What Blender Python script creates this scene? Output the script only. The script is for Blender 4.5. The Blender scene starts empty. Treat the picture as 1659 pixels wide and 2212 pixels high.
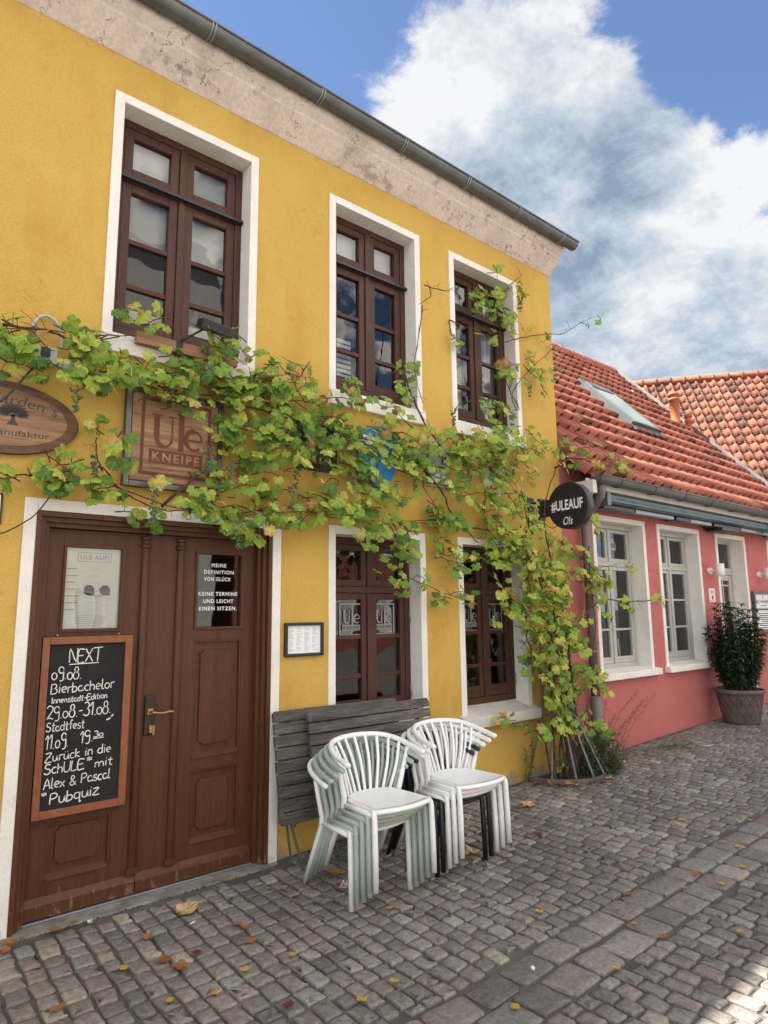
import bpy, math, random
from mathutils import Vector, Matrix
R = math.radians
random.seed(7)
S = bpy.context.scene
COL = S.collection

# ------------------------------------------------------------------ camera
def cam_setup():
    yaw, pitch, roll = 0.68991, 0.15409, -0.01063
    f = Vector((math.sin(yaw)*math.cos(pitch), math.cos(yaw)*math.cos(pitch), math.sin(pitch)))
    r = Vector((math.cos(yaw), -math.sin(yaw), 0)); u = r.cross(f)
    c, s = math.cos(roll), math.sin(roll)
    r2 = r*c + u*s; u2 = u*c - r*s
    cd = bpy.data.cameras.new('camera'); co = bpy.data.objects.new('camera', cd); COL.objects.link(co)
    M = Matrix(((r2.x, u2.x, -f.x, 0), (r2.y, u2.y, -f.y, -4.1167), (r2.z, u2.z, -f.z, 1.65), (0, 0, 0, 1)))
    co.matrix_world = M
    cd.sensor_fit = 'VERTICAL'; cd.sensor_height = 36; cd.sensor_width = 27
    cd.lens = 1400/2212*36
    cd.clip_start = 0.05; cd.clip_end = 3000
    S.camera = co
cam_setup()

# ------------------------------------------------------------------ world, sun, exposure
SUN = Vector((-0.50, 0.415, 1.0)).normalized()
SUN_EL = math.asin(SUN.z); SUN_AZ = math.atan2(SUN.x, SUN.y)
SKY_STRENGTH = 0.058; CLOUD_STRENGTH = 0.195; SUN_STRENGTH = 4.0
S.view_settings.view_transform = 'Standard'; S.view_settings.look = 'None'
S.view_settings.exposure = 2.30; S.view_settings.gamma = 1.0
S.render.engine = 'CYCLES'
S.render.resolution_x = 768; S.render.resolution_y = 1024

def world_setup():
    w = bpy.data.worlds.new('World'); S.world = w; w.use_nodes = True
    nt = w.node_tree; N = nt.nodes; L = nt.links; N.clear()
    out = N.new('ShaderNodeOutputWorld')
    sky = N.new('ShaderNodeTexSky'); sky.sky_type = 'NISHITA'; sky.sun_disc = False
    sky.sun_elevation = SUN_EL; sky.sun_rotation = SUN_AZ
    sky.altitude = 3500; sky.air_density = 1.0; sky.dust_density = 0.3; sky.ozone_density = 1.5
    b1 = N.new('ShaderNodeBackground'); b1.inputs[1].default_value = SKY_STRENGTH
    L.new(sky.outputs[0], b1.inputs[0])
    tc = N.new('ShaderNodeTexCoord')
    nrm = N.new('ShaderNodeVectorMath'); nrm.operation = 'NORMALIZE'; L.new(tc.outputs['Generated'], nrm.inputs[0])
    sep = N.new('ShaderNodeSeparateXYZ'); L.new(nrm.outputs[0], sep.inputs[0])
    def m(op, a, b=None, c=None, clamp=False):
        n = N.new('ShaderNodeMath'); n.operation = op; n.use_clamp = clamp
        for i, x in enumerate((a, b, c)):
            if x is None: continue
            if isinstance(x, (int, float)): n.inputs[i].default_value = x
            else: L.new(x, n.inputs[i])
        return n.outputs[0]
    zz = m('ADD', m('MAXIMUM', sep.outputs[2], 0.0), 0.35)
    px = m('DIVIDE', sep.outputs[0], zz); py = m('DIVIDE', sep.outputs[1], zz)
    cb = N.new('ShaderNodeCombineXYZ'); L.new(px, cb.inputs[0]); L.new(py, cb.inputs[1]); L.new(m('MULTIPLY', sep.outputs[2], 0.6), cb.inputs[2])
    def noise(scale, detail, rough, dist, off=0.0, lac=2.0):
        a = N.new('ShaderNodeVectorMath'); a.operation = 'ADD'; L.new(cb.outputs[0], a.inputs[0]); a.inputs[1].default_value = (off, off*0.7, off*0.3)
        n = N.new('ShaderNodeTexNoise'); n.inputs['Scale'].default_value = scale; n.inputs['Detail'].default_value = detail
        n.inputs['Roughness'].default_value = rough; n.inputs['Distortion'].default_value = dist
        n.inputs['Lacunarity'].default_value = lac
        L.new(a.outputs[0], n.inputs['Vector']); return n.outputs[0]
    def blob(c, deg, amp):
        d = N.new('ShaderNodeVectorMath'); d.operation = 'DOT_PRODUCT'; L.new(nrm.outputs[0], d.inputs[0])
        d.inputs[1].default_value = Vector(c).normalized()
        mr = N.new('ShaderNodeMapRange'); mr.interpolation_type = 'SMOOTHSTEP'; L.new(d.outputs['Value'], mr.inputs[0])
        mr.inputs[1].default_value = math.cos(R(deg)); mr.inputs[2].default_value = math.cos(R(deg*0.25))
        mr.inputs[3].default_value = 0; mr.inputs[4].default_value = amp
        return mr.outputs[0]
    dens = m('ADD', m('MULTIPLY', noise(4.8, 15, 0.64, 0.15, 3.1), 2.5), -0.63)
    # where the big cloud thins out into blue, and where it is thickest
    for c, d, a in (((.305,.655,.691),15,-.58), ((.40,.56,.725),8,-.34), ((.20,.60,.77),16,-.5), ((.50,.44,.745),7,-.25),
                    ((.724,.234,.649),9,-.42), ((.76,.315,.575),6,-.26), ((.70,.28,.70),8,-.28), ((.62,.30,.80),9,-.3),
                    ((.52,.55,.655),9,.30), ((.60,.425,.66),10,.28), ((.70,.44,.55),14,.42), ((.80,.39,.45),12,.34), ((.83,.45,.33),14,.4), ((.82,.26,.50),7,.2)):
        dens = m('ADD', dens, blob(c, d, a))
    cov = N.new('ShaderNodeMapRange'); cov.interpolation_type = 'SMOOTHSTEP'; L.new(dens, cov.inputs[0])
    cov.inputs[1].default_value = 0.43; cov.inputs[2].default_value = 0.74
    lite = m('ADD', m('MULTIPLY', noise(6.5, 15, 0.68, 0.15, 11.3), 2.7), -0.80)
    for c, d, a in (((.49,.575,.655),9,.40), ((.60,.41,.685),9,.35), ((.80,.385,.46),5,.34), ((.815,.27,.51),7,.3), ((.84,.43,.33),7,.10),
                    ((.69,.46,.555),11,-.16), ((.80,.47,.40),9,-.15), ((.75,.33,.57),7,-.12), ((.66,.45,.60),7,-.1)):
        lite = m('ADD', lite, blob(c, d, a))
    lite = m('MAXIMUM', m('MINIMUM', lite, 1.0), 0.0)
    cr = N.new('ShaderNodeValToRGB'); L.new(lite, cr.inputs[0])
    e = cr.color_ramp.elements; e[0].position = 0.0; e[0].color = (.30, .39, .52, 1); e[1].position = 1.0; e[1].color = (1.0, 1.0, 1.0, 1)
    x = e.new(.42); x.color = (.56, .66, .76, 1)
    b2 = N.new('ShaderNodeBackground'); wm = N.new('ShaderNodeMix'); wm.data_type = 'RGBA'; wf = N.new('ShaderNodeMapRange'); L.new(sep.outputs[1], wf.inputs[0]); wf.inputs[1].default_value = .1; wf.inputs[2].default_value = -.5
    L.new(wf.outputs[0], wm.inputs[0]); L.new(cr.outputs[0], wm.inputs[6]); wm.inputs[7].default_value = (1.0, .93, .84, 1); L.new(wm.outputs[2], b2.inputs[0])  # warm tint added to the unseen clouds behind the camera
    fill = N.new('ShaderNodeMapRange'); fill.interpolation_type = 'SMOOTHSTEP'; L.new(sep.outputs[1], fill.inputs[0])    # boost added to unseen clouds behind the camera, lights the shaded facade
    fill.inputs[1].default_value = 0.15; fill.inputs[2].default_value = -0.55; fill.inputs[3].default_value = CLOUD_STRENGTH; fill.inputs[4].default_value = CLOUD_STRENGTH*3.55
    L.new(fill.outputs[0], b2.inputs[1])
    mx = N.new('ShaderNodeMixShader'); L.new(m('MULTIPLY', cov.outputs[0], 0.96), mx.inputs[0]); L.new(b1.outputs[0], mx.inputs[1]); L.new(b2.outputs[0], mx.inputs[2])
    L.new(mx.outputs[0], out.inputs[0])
world_setup()

def sun_setup():
    ld = bpy.data.lights.new('sun', 'SUN'); ld.energy = SUN_STRENGTH; ld.angle = R(0.8); ld.color = (1.0, .95, .87)
    o = bpy.data.objects.new('sun', ld); COL.objects.link(o)
    o.rotation_euler = SUN.to_track_quat('Z', 'Y').to_euler(); o.location = (-8, 10, 20)
sun_setup()

# ------------------------------------------------------------------ mesh building helpers
class MB:
    def __init__(s): s.v = []; s.f = []; s.m = []; s.s = []; s.c = []
    def face(s, idx, mi=0, sm=False): s.f.append(tuple(idx)); s.m.append(mi); s.s.append(sm)
    def add(s, verts):
        n = len(s.v); s.v.extend(verts); return n
    def box(s, x0, x1, y0, y1, z0, z1, mi=0):
        n = s.add([(x0,y0,z0),(x1,y0,z0),(x1,y1,z0),(x0,y1,z0),(x0,y0,z1),(x1,y0,z1),(x1,y1,z1),(x0,y1,z1)])
        for q in ((0,3,2,1),(4,5,6,7),(0,1,5,4),(1,2,6,5),(2,3,7,6),(3,0,4,7)): s.face([n+i for i in q], mi)
    def obox(s, c, ax, hs, mi=0):
        c = Vector(c); A = [Vector(a).normalized()*h for a, h in zip(ax, hs)]
        P = [c+A[0]*i+A[1]*j+A[2]*k for k in (-1,1) for j in (-1,1) for i in (-1,1)]
        n = s.add([tuple(p) for p in P])
        for q in ((0,2,3,1),(4,5,7,6),(0,1,5,4),(1,3,7,5),(3,2,6,7),(2,0,4,6)): s.face([n+i for i in q], mi)
    def quad(s, a, b, c, d, mi=0, sm=False):
        n = s.add([a,b,c,d]); s.face((n,n+1,n+2,n+3), mi, sm)
    def ring(s, ox0, ox1, oz0, oz1, w, y0, y1, mi=0, bottom=True, wt=None):
        wt = wt or w
        s.box(ox0, ox0+w, y0, y1, oz0, oz1, mi); s.box(ox1-w, ox1, y0, y1, oz0, oz1, mi)
        s.box(ox0+w, ox1-w, y0, y1, oz1-wt, oz1, mi)
        if bottom: s.box(ox0+w, ox1-w, y0, y1, oz0, oz0+w, mi)
    def prism(s, pts, y0, y1, mi=0, smooth=False):           # polygon in xz, extruded along y
        k = len(pts); n = s.add([(x, y0, z) for x, z in pts] + [(x, y1, z) for x, z in pts])
        s.face(range(n, n+k), mi); s.face([n+k+i for i in reversed(range(k))], mi)
        for i in range(k):
            j = (i+1) % k; s.face((n+i, n+k+i, n+k+j, n+j), mi, smooth)
    def xprism(s, pts, x0, x1, mi=0, smooth=False, caps=True):   # polygon in yz, extruded along x
        k = len(pts); n = s.add([(x0, y, z) for y, z in pts] + [(x1, y, z) for y, z in pts])
        if caps: s.face([n+i for i in reversed(range(k))], mi); s.face(range(n+k, n+2*k), mi)
        for i in range(k):
            j = (i+1) % k; s.face((n+i, n+j, n+k+j, n+k+i), mi, smooth)
    def tube(s, pts, r, n=8, mi=0, cap=True, closed=False):
        P = [Vector(p) for p in pts]; K = len(P)
        rs = r if isinstance(r, (list, tuple)) else [r]*K
        t0 = (P[1]-P[0]).normalized(); up = Vector((0,0,1)) if abs(t0.z) < .9 else Vector((1,0,0))
        nn = t0.cross(up).normalized(); base = len(s.v)
        for i in range(K):
            if closed: t = (P[(i+1)%K]-P[i-1]).normalized()
            else: t = ((P[min(i+1,K-1)]-P[max(i-1,0)])).normalized()
            nn = (nn - t*nn.dot(t)); nn = nn.normalized() if nn.length > 1e-6 else t.orthogonal().normalized()
            b = t.cross(nn)
            for k in range(n):
                a = 2*math.pi*k/n; s.v.append(tuple(P[i] + (nn*math.cos(a)+b*math.sin(a))*rs[i]))
        for i in range(K if closed else K-1):
            i2 = (i+1) % K
            for k in range(n):
                k2 = (k+1) % n; s.face((base+i*n+k, base+i*n+k2, base+i2*n+k2, base+i2*n+k), mi, True)
        if cap and not closed:
            s.face([base+k for k in reversed(range(n))], mi); s.face([base+(K-1)*n+k for k in range(n)], mi)
    def lathe(s, prof, c, n=24, mi=0, sm=True, capb=True, capt=True):     # profile of (r, z)
        b = len(s.v)
        for r, z in prof:
            for k in range(n):
                a = 2*math.pi*k/n; s.v.append((c[0]+r*math.cos(a), c[1]+r*math.sin(a), c[2]+z))
        for i in range(len(prof)-1):
            for k in range(n):
                k2 = (k+1) % n; s.face((b+i*n+k, b+i*n+k2, b+(i+1)*n+k2, b+(i+1)*n+k), mi, sm)
        if capb: s.face([b+k for k in reversed(range(n))], mi)
        if capt: s.face([b+(len(prof)-1)*n+k for k in range(n)], mi)
    def ball(s, c, r, n=8, m=5, mi=0):
        prof = [(max(r*math.sin(math.pi*i/m), r*.02), -r*math.cos(math.pi*i/m)) for i in range(m+1)]
        s.lathe(prof, c, n, mi)
    def ribbon(s, pts, w, y, mi=0):                     # flat stroke in the xz plane at depth y
        P = [Vector((p[0], p[1])) for p in pts]; K = len(P); base = len(s.v)
        for i in range(K):
            t = P[min(i+1,K-1)]-P[max(i-1,0)]
            t = t.normalized() if t.length > 1e-9 else Vector((1,0))
            nx = Vector((-t.y, t.x))*w/2
            s.v.append((P[i].x+nx.x, y, P[i].y+nx.y)); s.v.append((P[i].x-nx.x, y, P[i].y-nx.y))
        for i in range(K-1): s.face((base+2*i, base+2*i+1, base+2*i+3, base+2*i+2), mi)

def crom(P, k=5):
    P = [Vector(p) for p in P]
    if len(P) < 3: return P
    Q = [P[0]*2-P[1]] + P + [P[-1]*2-P[-2]]; o = []
    for i in range(1, len(Q)-2):
        for j in range(k):
            t = j/k; a, b, c, d = Q[i-1], Q[i], Q[i+1], Q[i+2]
            o.append(.5*((2*b)+(c-a)*t+(2*a-5*b+4*c-d)*t*t+(3*b-a-3*c+d)*t**3))
    o.append(P[-1]); return o

def obj(name, mb, mats, parent=None, bevel=0, loc=None, attr=None, label=None, seg=2):
    me = bpy.data.meshes.new(name)
    me.from_pydata(mb.v, [], mb.f)
    if not isinstance(mats, (list, tuple)): mats = [mats]
    for x in mats: me.materials.append(x)
    me.polygons.foreach_set('material_index', mb.m); me.polygons.foreach_set('use_smooth', mb.s)
    if attr:
        for an, vals in attr.items():
            a = me.attributes.new(an, 'FLOAT', 'POINT'); a.data.foreach_set('value', vals)
    me.update()
    o = bpy.data.objects.new(name, me); COL.objects.link(o)
    if parent is not None:
        o.parent = parent
        if parent.type == 'EMPTY' and loc is None: o.location = -Vector(parent.location)
    if loc is not None: o.location = loc
    if bevel:
        b = o.modifiers.new('bevel', 'BEVEL'); b.width = bevel; b.segments = seg; b.limit_method = 'ANGLE'; b.angle_limit = R(40)
        b.use_clamp_overlap = True
    if label: o['label'] = label
    return o
def tag(o, label, cat, group=None):
    o['label'] = label; o['category'] = cat
    if group: o['group'] = group
    return o
def struct(o): o['kind'] = 'structure'; return o
def thing(name, label, cat, loc=(0,0,0), rz=0, group=None):
    o = bpy.data.objects.new(name, None); COL.objects.link(o); o.empty_display_size = .1
    o.location = loc; o.rotation_euler = (0, 0, rz)
    return tag(o, label, cat, group)
def dup(root, loc, rz=0, label=None):
    r = root.copy(); COL.objects.link(r); r.location = loc; r.rotation_euler = (0, 0, rz)
    if label: r['label'] = label
    for ch in list(root.children):
        c = ch.copy(); COL.objects.link(c); c.parent = r
        for g in list(ch.children):
            d = g.copy(); COL.objects.link(d); d.parent = c
    return r

# ------------------------------------------------------------------ lettering
def text_polys(body, bold=0.0, spacing=1.0):
    cu = bpy.data.curves.new('lettering_curve', 'FONT'); cu.body = body; cu.size = 1; cu.offset = bold; cu.resolution_u = 4
    cu.space_character = spacing
    o = bpy.data.objects.new('lettering_curve', cu); COL.objects.link(o)
    bpy.context.view_layer.update()
    me = bpy.data.meshes.new_from_object(o.evaluated_get(bpy.context.evaluated_depsgraph_get()))
    V = [(v.co.x, v.co.y) for v in me.vertices]; F = [tuple(p.vertices) for p in me.polygons]
    bpy.data.objects.remove(o); bpy.data.curves.remove(cu); bpy.data.meshes.remove(me)
    return V, F
def text(mb, body, x0, x1, z0, z1, y, mi=0, bold=0.0, shear=0.0, spacing=1.0, fn=None, keep=False):
    """lettering stretched into the rectangle x0..x1, z0..z1 on the plane y (or through fn)"""
    V, F = text_polys(body, bold, spacing)
    ax = [v[0] for v in V]; az = [v[1] for v in V]
    a0, a1, b0, b1 = min(ax), max(ax), min(az), max(az)
    n = len(mb.v)
    for x, z in V:
        tz = (z-b0)/max(b1-b0, 1e-6)
        X = x0+(x-a0)/(a1-a0)*(x1-x0)+shear*tz*(z1-z0); Z = z0+tz*(z1-z0)
        mb.v.append(fn(X, Z) if fn else (X, y, Z))
    for f in F: mb.face([n+i for i in f], mi)

# ------------------------------------------------------------------ materials
def nodes(name):
    m = bpy.data.materials.new(name); m.use_nodes = True
    nt = m.node_tree; return m, nt.nodes, nt.links, nt.nodes['Principled BSDF']
def mat(name, col, rough=.6, col2=None, scale=6, detail=6, lo=.35, hi=.65, bump=0, bscale=80, metal=0, stretch=(1,1,1), spec=.5, fine=0.0, fscale=60):
    m, N, L, P = nodes(name)
    P.inputs['Roughness'].default_value = rough; P.inputs['Metallic'].default_value = metal
    P.inputs['Specular IOR Level'].default_value = spec
    tc = N.new('ShaderNodeTexCoord'); mp = N.new('ShaderNodeMapping'); mp.inputs['Scale'].default_value = stretch
    L.new(tc.outputs['Object'], mp.inputs[0])
    c4 = (*col, 1); d4 = (*(col2 or col), 1)
    n = N.new('ShaderNodeTexNoise'); n.inputs['Scale'].default_value = scale; n.inputs['Detail'].default_value = detail; n.inputs['Roughness'].default_value = .6
    L.new(mp.outputs[0], n.inputs['Vector'])
    r = N.new('ShaderNodeValToRGB'); r.color_ramp.elements[0].position = lo; r.color_ramp.elements[1].position = hi
    r.color_ramp.elements[0].color = c4; r.color_ramp.elements[1].color = d4
    L.new(n.outputs[0], r.inputs[0]); colout = r.outputs[0]
    if fine:
        n3 = N.new('ShaderNodeTexNoise'); n3.inputs['Scale'].default_value = fscale; n3.inputs['Detail'].default_value = 4; L.new(mp.outputs[0], n3.inputs['Vector'])
        mr = N.new('ShaderNodeMapRange'); L.new(n3.outputs[0], mr.inputs[0]); mr.inputs[1].default_value = .3; mr.inputs[2].default_value = .7
        mr.inputs[3].default_value = 1-fine; mr.inputs[4].default_value = 1+fine
        mm = N.new('ShaderNodeMix'); mm.data_type = 'RGBA'; mm.blend_type = 'MULTIPLY'; mm.inputs[0].default_value = 1
        L.new(colout, mm.inputs[6]); L.new(mr.outputs[0], mm.inputs[7]); colout = mm.outputs[2]
    L.new(colout, P.inputs['Base Color'])
    if bump:
        n2 = N.new('ShaderNodeTexNoise'); n2.inputs['Scale'].default_value = bscale; n2.inputs['Detail'].default_value = 5
        L.new(mp.outputs[0], n2.inputs['Vector'])
        b = N.new('ShaderNodeBump'); b.inputs['Strength'].default_value = bump; b.inputs['Distance'].default_value = .01
        L.new(n2.outputs[0], b.inputs['Height']); L.new(b.outputs[0], P.inputs['Normal'])
    m['col'] = colout.node.name
    return m
def overlay(m, col, thr=(.55,.62), scale=5, zlo=None, zhi=None, stretch=(1,1,1), amt=1.0, detail=8):
    """a patch of another colour (stain, bare plaster, moss) over a material, optionally only between heights"""
    nt = m.node_tree; N = nt.nodes; L = nt.links; P = N['Principled BSDF']
    src = P.inputs['Base Color'].links[0].from_socket
    tc = N.new('ShaderNodeTexCoord'); mp = N.new('ShaderNodeMapping'); mp.inputs['Scale'].default_value = stretch; L.new(tc.outputs['Object'], mp.inputs[0])
    mp.inputs['Location'].default_value = (scale*.37, 1.3, .7*scale)
    n = N.new('ShaderNodeTexNoise'); n.inputs['Scale'].default_value = scale; n.inputs['Detail'].default_value = detail; n.inputs['Roughness'].default_value = .65; L.new(mp.outputs[0], n.inputs['Vector'])
    val = n.outputs[0]
    if zlo is not None:
        sp = N.new('ShaderNodeSeparateXYZ'); L.new(tc.outputs['Object'], sp.inputs[0])
        z = N.new('ShaderNodeMapRange'); L.new(sp.outputs[2], z.inputs[0]); z.inputs[1].default_value = zlo; z.inputs[2].default_value = zhi; z.inputs[3].default_value = .13; z.inputs[4].default_value = -.5
        a = N.new('ShaderNodeMath'); a.operation = 'ADD'; L.new(val, a.inputs[0]); L.new(z.outputs[0], a.inputs[1]); val = a.outputs[0]
    mr = N.new('ShaderNodeMapRange'); L.new(val, mr.inputs[0]); mr.inputs[1].default_value = thr[0]; mr.inputs[2].default_value = thr[1]; mr.inputs[4].default_value = amt
    mx = N.new('ShaderNodeMix'); mx.data_type = 'RGBA'; L.new(mr.outputs[0], mx.inputs[0]); L.new(src, mx.inputs[6]); mx.inputs[7].default_value = (*col, 1)
    L.new(mx.outputs[2], P.inputs['Base Color'])
    return m

def cracks(m, col, scale=1.1, thr=.0035, mask=.57, amt=.6):
    nt = m.node_tree; N = nt.nodes; L = nt.links; P = N['Principled BSDF']; src = P.inputs['Base Color'].links[0].from_socket
    tc = N.new('ShaderNodeTexCoord'); n = N.new('ShaderNodeTexNoise'); n.inputs['Scale'].default_value = scale; n.inputs['Detail'].default_value = 7; n.inputs['Roughness'].default_value = .62; L.new(tc.outputs['Object'], n.inputs['Vector'])
    n2 = N.new('ShaderNodeTexNoise'); n2.inputs['Scale'].default_value = scale*1.6; n2.inputs['Detail'].default_value = 2; mp = N.new('ShaderNodeMapping'); mp.inputs['Location'].default_value = (4,2,7); L.new(tc.outputs['Object'], mp.inputs[0]); L.new(mp.outputs[0], n2.inputs['Vector'])
    def mm(op, a, b):
        q = N.new('ShaderNodeMath'); q.operation = op
        for i, x in enumerate((a, b)):
            if isinstance(x, (int, float)): q.inputs[i].default_value = x
            elif x is not None: L.new(x, q.inputs[i])
        return q.outputs[0]
    line = mm('LESS_THAN', mm('ABSOLUTE', mm('SUBTRACT', n.outputs[0], .5), 0), thr); f = mm('MULTIPLY', mm('MULTIPLY', line, mm('GREATER_THAN', n2.outputs[0], mask)), amt)
    mx = N.new('ShaderNodeMix'); mx.data_type = 'RGBA'; L.new(f, mx.inputs[0]); L.new(src, mx.inputs[6]); mx.inputs[7].default_value = (*col, 1); L.new(mx.outputs[2], P.inputs['Base Color'])
M = {}
M['yellow'] = mat('yellow_stucco', (.53,.34,.078), .9, (.585,.385,.095), 1.3, 5, .3, .7, .35, 170, fine=.10, fscale=90, spec=.2)
overlay(M['yellow'], (.43,.245,.050), (.50,.72), 2.2, stretch=(1,1,.45), amt=.65)
overlay(M['yellow'], (.40,.27,.10), (.60,.75), 5.0, stretch=(2.2,1,.16), amt=.4)
overlay(M['yellow'], (.40,.25,.07), (.60,.64), 42, amt=.35)
overlay(M['yellow'], (.30,.255,.20), (.585,.61), 4.5, 0.0, .75, amt=.95)
cracks(M['yellow'], (.24,.14,.04), 1.1, .0022, .60, .4)
overlay(M['yellow'], (.34,.25,.12), (.54,.70), 3.5, 0.0, .9, amt=.55)
M['red'] = mat('red_stucco', (.44,.138,.132), .9, (.485,.162,.154), 1.5, 5, .3, .7, .3, 150, fine=.08, fscale=80, spec=.2)
overlay(M['red'], (.56,.50,.46), (.665,.68), 7, .05, .7, amt=.9)
overlay(M['red'], (.50,.16,.13), (.50,.75), 3, .1, .9, amt=.5)
cracks(M['red'], (.20,.05,.05), 1.4)
M['trim'] = mat('white_trim_paint', (.78,.75,.70), .75, (.70,.665,.61), 4, 7, .4, .75, .22, 60, fine=.04)
overlay(M['trim'], (.46,.43,.38), (.60,.76), 7, amt=.6)
overlay(M['trim'], (.42,.38,.32), (.64,.70), 24, amt=.6)
overlay(M['trim'], (.36,.34,.30), (.62,.74), 14, 0, .45, amt=.7)
M['reveal'] = mat('painted_reveal', (.62,.60,.55), .8, (.55,.53,.49), 5, 6, .4, .7, .15, 60)
M['sill'] = mat('sill_render', (.62,.60,.54), .85, (.48,.46,.41), 6, 8, .35, .7, .3, 60, fine=.1)
M['cornice'] = mat('cornice_plaster', (.70,.61,.545), .9, (.53,.45,.395), 3.0, 10, .45, .70, .5, 35, fine=.12, fscale=40)
overlay(M['cornice'], (.33,.27,.24), (.58,.66), 7, amt=.75)
overlay(M['cornice'], (.76,.67,.58), (.58,.66), 4.2, amt=.7)
cracks(M['cornice'], (.16,.13,.11), 2.0, .005, .52, .7)
M['zinc'] = mat('zinc', (.17,.185,.18), .5, (.11,.12,.118), 5, 7, .3, .7, .06, 30, metal=.65)
M['zinclight'] = mat('zinc_light', (.36,.39,.41), .45, (.25,.27,.29), 4, 6, .3, .7, .05, 30, metal=.6)
M['pipezinc'] = mat('pipe_zinc', (.22,.21,.20), .6, (.13,.12,.115), 4, 7, .3, .7, .08, 30, metal=.35, stretch=(1,1,.4))
M['door'] = mat('door_wood', (.066,.025,.0115), .42, (.102,.040,.018), 3.0, 9, .25, .75, .10, 26, stretch=(9,9,.5), fine=.18, fscale=22, spec=.28)
overlay(M['door'], (.22,.14,.10), (.665,.70), 14, 0, .8, stretch=(1.4,1.4,.5), amt=.6)
overlay(M['door'], (.035,.014,.008), (.60,.75), 3.0, stretch=(1,1,.4), amt=.5)
M['brown'] = mat('window_paint', (.052,.0215,.014), .5, (.080,.034,.022), 4, 7, .3, .7, .07, 30, stretch=(5,5,.8), fine=.14, fscale=25, spec=.3)
M['dark'] = mat('dark_bar', (.012,.011,.011), .4, (.02,.018,.017), 10)
M['grey'] = mat('grey_window_paint', (.44,.44,.405), .5, (.39,.39,.36), 5, 5, .3, .7, .05, 40)
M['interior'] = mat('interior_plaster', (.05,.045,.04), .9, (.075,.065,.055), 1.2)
M['blind'] = mat('blind_fabric', (.62,.62,.60), .9, (.54,.54,.52), 3, 4, .3, .7, .1, 200)
M['curtain'] = mat('curtain_fabric', (.66,.66,.66), .9, (.50,.50,.50), 3, 4, stretch=(12,1,.3))
M['paper'] = mat('paper', (.70,.69,.64), .8, (.64,.63,.58), 5, 5)
M['ink'] = mat('ink', (.05,.05,.05), .7); M['greyink'] = mat('grey_ink', (.36,.36,.34), .8)
M['black'] = mat('black_metal', (.012,.012,.013), .38, (.018,.018,.02), 12)
M['white'] = mat('white_lettering', (.80,.80,.79), .6)
M['frost'] = mat('etched_lettering', (.24,.25,.24), .7)
M['chalk'] = mat('chalk', (.80,.79,.75), .95, (.62,.61,.58), 60, 4)
M['board'] = mat('blackboard', (.014,.014,.015), .8, (.024,.024,.025), 5, 8, .3, .75, spec=.25)
overlay(M['board'], (.075,.075,.075), (.64,.72), 9, stretch=(1,1,1.6), amt=.5)
M['oak'] = mat('board_frame_wood', (.27,.092,.032), .5, (.19,.060,.021), 3, 8, .3, .7, .08, 30, stretch=(6,6,6))
M['pine'] = mat('sign_wood', (.36,.205,.105), .65, (.17,.085,.045), 2.6, 10, .34, .66, .12, 20, stretch=(.7,.7,10), fine=.18, fscale=10)
M['pined'] = mat('sign_wood_dark', (.155,.072,.036), .65, (.085,.038,.02), 2.6, 10, .34, .66, .12, 20, stretch=(.7,.7,10), fine=.18, fscale=10)
M['burn'] = mat('burnt_wood', (.15,.040,.018), .7, (.10,.026,.013), 4, 6, stretch=(.7,.7,8))
M['steel'] = mat('raw_steel', (.16,.16,.155), .38, (.09,.085,.08), 5, 7, .3, .7, .05, 40, metal=.8)
M['slat'] = mat('weathered_wood', (.045,.040,.036), .85, (.145,.128,.112), 2.0, 12, .33, .70, .45, 14, stretch=(.9,9,9), fine=.35, fscale=12)
M['green_metal'] = mat('green_metal', (.035,.06,.05), .5)
def plastic(name, c, c2):
    m = mat(name, c, .34, c2, 7, 7, .45, .75, .04, 40, fine=.03); return m
M['cw'] = plastic('white_plastic', (.82,.83,.82), (.74,.745,.73)); overlay(M['cw'], (.42,.38,.32), (.62,.74), 11, 0, .42, stretch=(1,1,.5), amt=.5)
M['cg'] = plastic('green_plastic', (.39,.455,.40), (.34,.405,.35))
M['cb'] = plastic('black_plastic', (.009,.011,.015), (.014,.016,.02))
M['tile'] = mat('red_tile', (.40,.135,.088), .8, (.31,.10,.066), 2.0, 8, .3, .7, .25, 60, fine=.16, fscale=9)
overlay(M['tile'], (.22,.105,.075), (.64,.76), 3.2, amt=.5)
M['tileo'] = mat('orange_tile', (.34,.118,.060), .8, (.22,.072,.040), 3.0, 8, .3, .7, .25, 60, fine=.25, fscale=7)
overlay(M['tileo'], (.12,.06,.04), (.50,.64), 2.2, amt=.75); overlay(M['tileo'], (.52,.36,.25), (.66,.74), 4.5, amt=.5)
def toned(src, name):
    m = src.copy(); m.name = name; nt = m.node_tree; N = nt.nodes; L = nt.links; P = N['Principled BSDF']; c = P.inputs['Base Color'].links[0].from_socket
    a = N.new('ShaderNodeAttribute'); a.attribute_name = 'tone'; x = N.new('ShaderNodeMix'); x.data_type = 'RGBA'; x.blend_type = 'MULTIPLY'; x.inputs[0].default_value = 1
    L.new(c, x.inputs[6]); L.new(a.outputs['Fac'], x.inputs[7]); L.new(x.outputs[2], P.inputs['Base Color']); return m
M['tile_roof'] = toned(M['tile'], 'red_tile_roof'); M['tileo_roof'] = toned(M['tileo'], 'orange_tile_roof')
M['pipe_o'] = mat('orange_pipe', (.44,.145,.06), .7, (.37,.115,.05), 6)
M['teal'] = mat('teal_metal', (.14,.21,.22), .45, (.10,.155,.165), 5, metal=.3)
M['cane'] = mat('vine_cane', (.055,.032,.022), .9, (.095,.060,.040), 20, 5, bump=.3, bscale=60)
M['grape'] = mat('grape', (.065,.10,.05), .4, (.10,.14,.07), 30, 3)
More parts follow.
